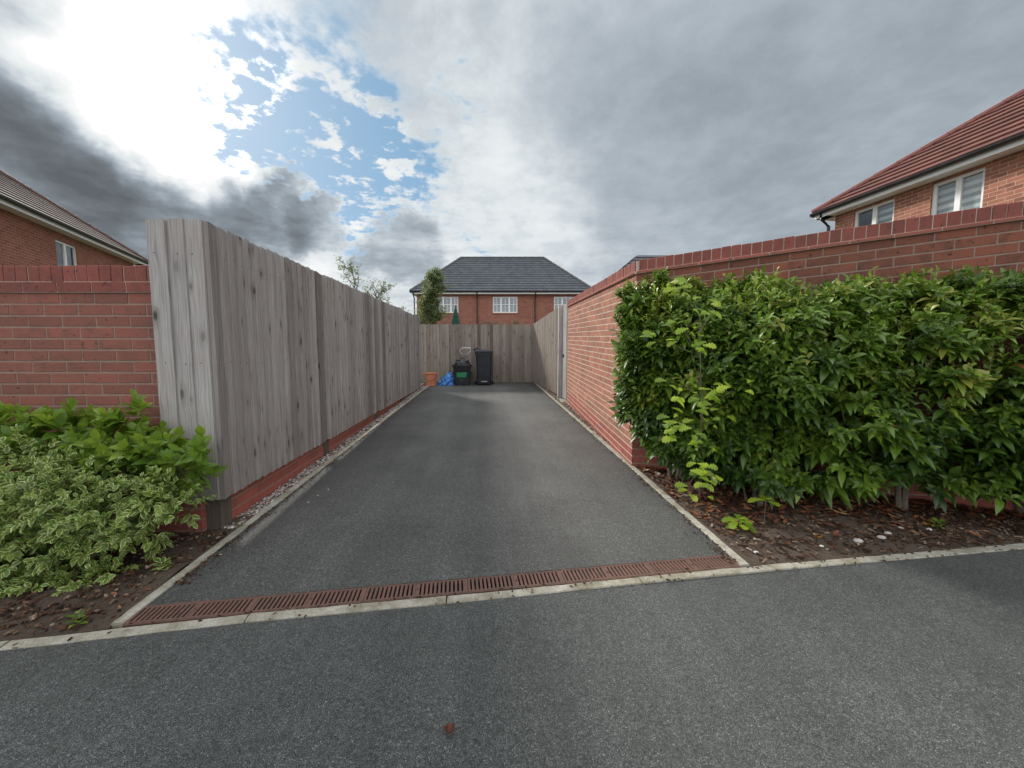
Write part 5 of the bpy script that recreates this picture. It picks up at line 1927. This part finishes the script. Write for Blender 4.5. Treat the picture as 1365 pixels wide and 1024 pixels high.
cov = t.math('ADD', .72, t.math('MULTIPLY', t.math('SUBTRACT', n_big, .5), 1.1))
cov = t.math('ADD', cov, t.math('MULTIPLY', t.math('SUBTRACT', n_mid, .5), .9))
cov = t.math('ADD', cov, t.math('MULTIPLY', t.math('SUBTRACT', n_puff, .5), t.math('ADD', .8, t.math('MULTIPLY', CLEAR, 1.9))))
cov = t.math('ADD', cov, t.math('MULTIPLY', t.math('SUBTRACT', n_fine, .5), t.math('MULTIPLY', CLEAR, 1.5)))
cov = t.math('SUBTRACT', cov, t.math('MULTIPLY', CLEAR, .31))
cov = t.math('ADD', cov, t.math('MULTIPLY', CALM, .25))
cov = t.math('ADD', cov, t.math('MULTIPLY', DARK, .6))
cover = t.rng(cov, .20, .74, 0, 1, True)
calm = t.math('SUBTRACT', 1.0, t.math('MULTIPLY', CALM, .55))
lum = t.math('ADD', .73, t.math('MULTIPLY', t.math('SUBTRACT', n_mid, .5), t.math('MULTIPLY', calm, .80)))
lum = t.math('ADD', lum, t.math('MULTIPLY', t.math('SUBTRACT', n_puff, .5), t.math('MULTIPLY', calm, .42)))
lum = t.math('ADD', lum, t.math('MULTIPLY', BRIGHT, .43))
lum = t.math('SUBTRACT', lum, t.math('MULTIPLY', DARK, .40))
lum = t.math('ADD', lum, t.math('MULTIPLY', t.rng(cov, .45, .75, .14, 0), 1.0))
cc_ = t.ramp(t.math('MULTIPLY', lum, .6), [(0.0, (.12, .135, .155)), (.10, (.165, .187, .208)), (.2, (.235, .270, .306)), (.29, (.325, .378, .428)), (.39, (.48, .535, .59)), (.5, (.76, .81, .83)), (.66, (1, 1, 1))])
boost = t.math('ADD', 1.0, t.math('MULTIPLY', t.rng(lum, 1.05, 1.7, 0, 1), .9))
cc_ = t.vmath('SCALE', cc_, scale=t.math('MULTIPLY', boost, 10.0))
blue = t.mix(.7, t.vmath('SCALE', sky.outputs[0], scale=1.2), (1.9, 4.1, 6.1))
colr = t.mix(cover, blue, cc_)
# unseen sky overhead and behind the viewpoint, brightened as added fill light
behind = t.rng(sp_.outputs[1], -.5, .15, .62, 0, True)
high = t.rng(sp_.outputs[2], .72, .95, 0, 1, True)
colr = t.mix(t.math('MAXIMUM', behind, high), colr, t.vmath('SCALE', t.mix(n_mid, (.85, .9, .98), (1.2, 1.22, 1.22)), scale=18.0))
t.put(bg.inputs[0], colr)
bg.inputs[1].default_value = .1

sl = bpy.data.lights.new('sun', 'SUN')
sl.energy = 4.4
sl.angle = R(8)
sl.color = (1.0, .95, .87)
so = bpy.data.objects.new('sun', sl)
COL.objects.link(so)
sd = Vector((math.sin(SUN_AZ) * math.cos(SUN_EL), math.cos(SUN_AZ) * math.cos(SUN_EL), math.sin(SUN_EL)))
so.rotation_euler = sd.to_track_quat('Z', 'Y').to_euler()
so.location = (-8, 10, 9)

scene.view_settings.view_transform = 'Standard'
scene.view_settings.look = 'None'
scene.view_settings.exposure = 0
scene.render.resolution_x = 1024
scene.render.resolution_y = 768
scene.cycles.max_bounces = 6
scene.cycles.transparent_max_bounces = 8
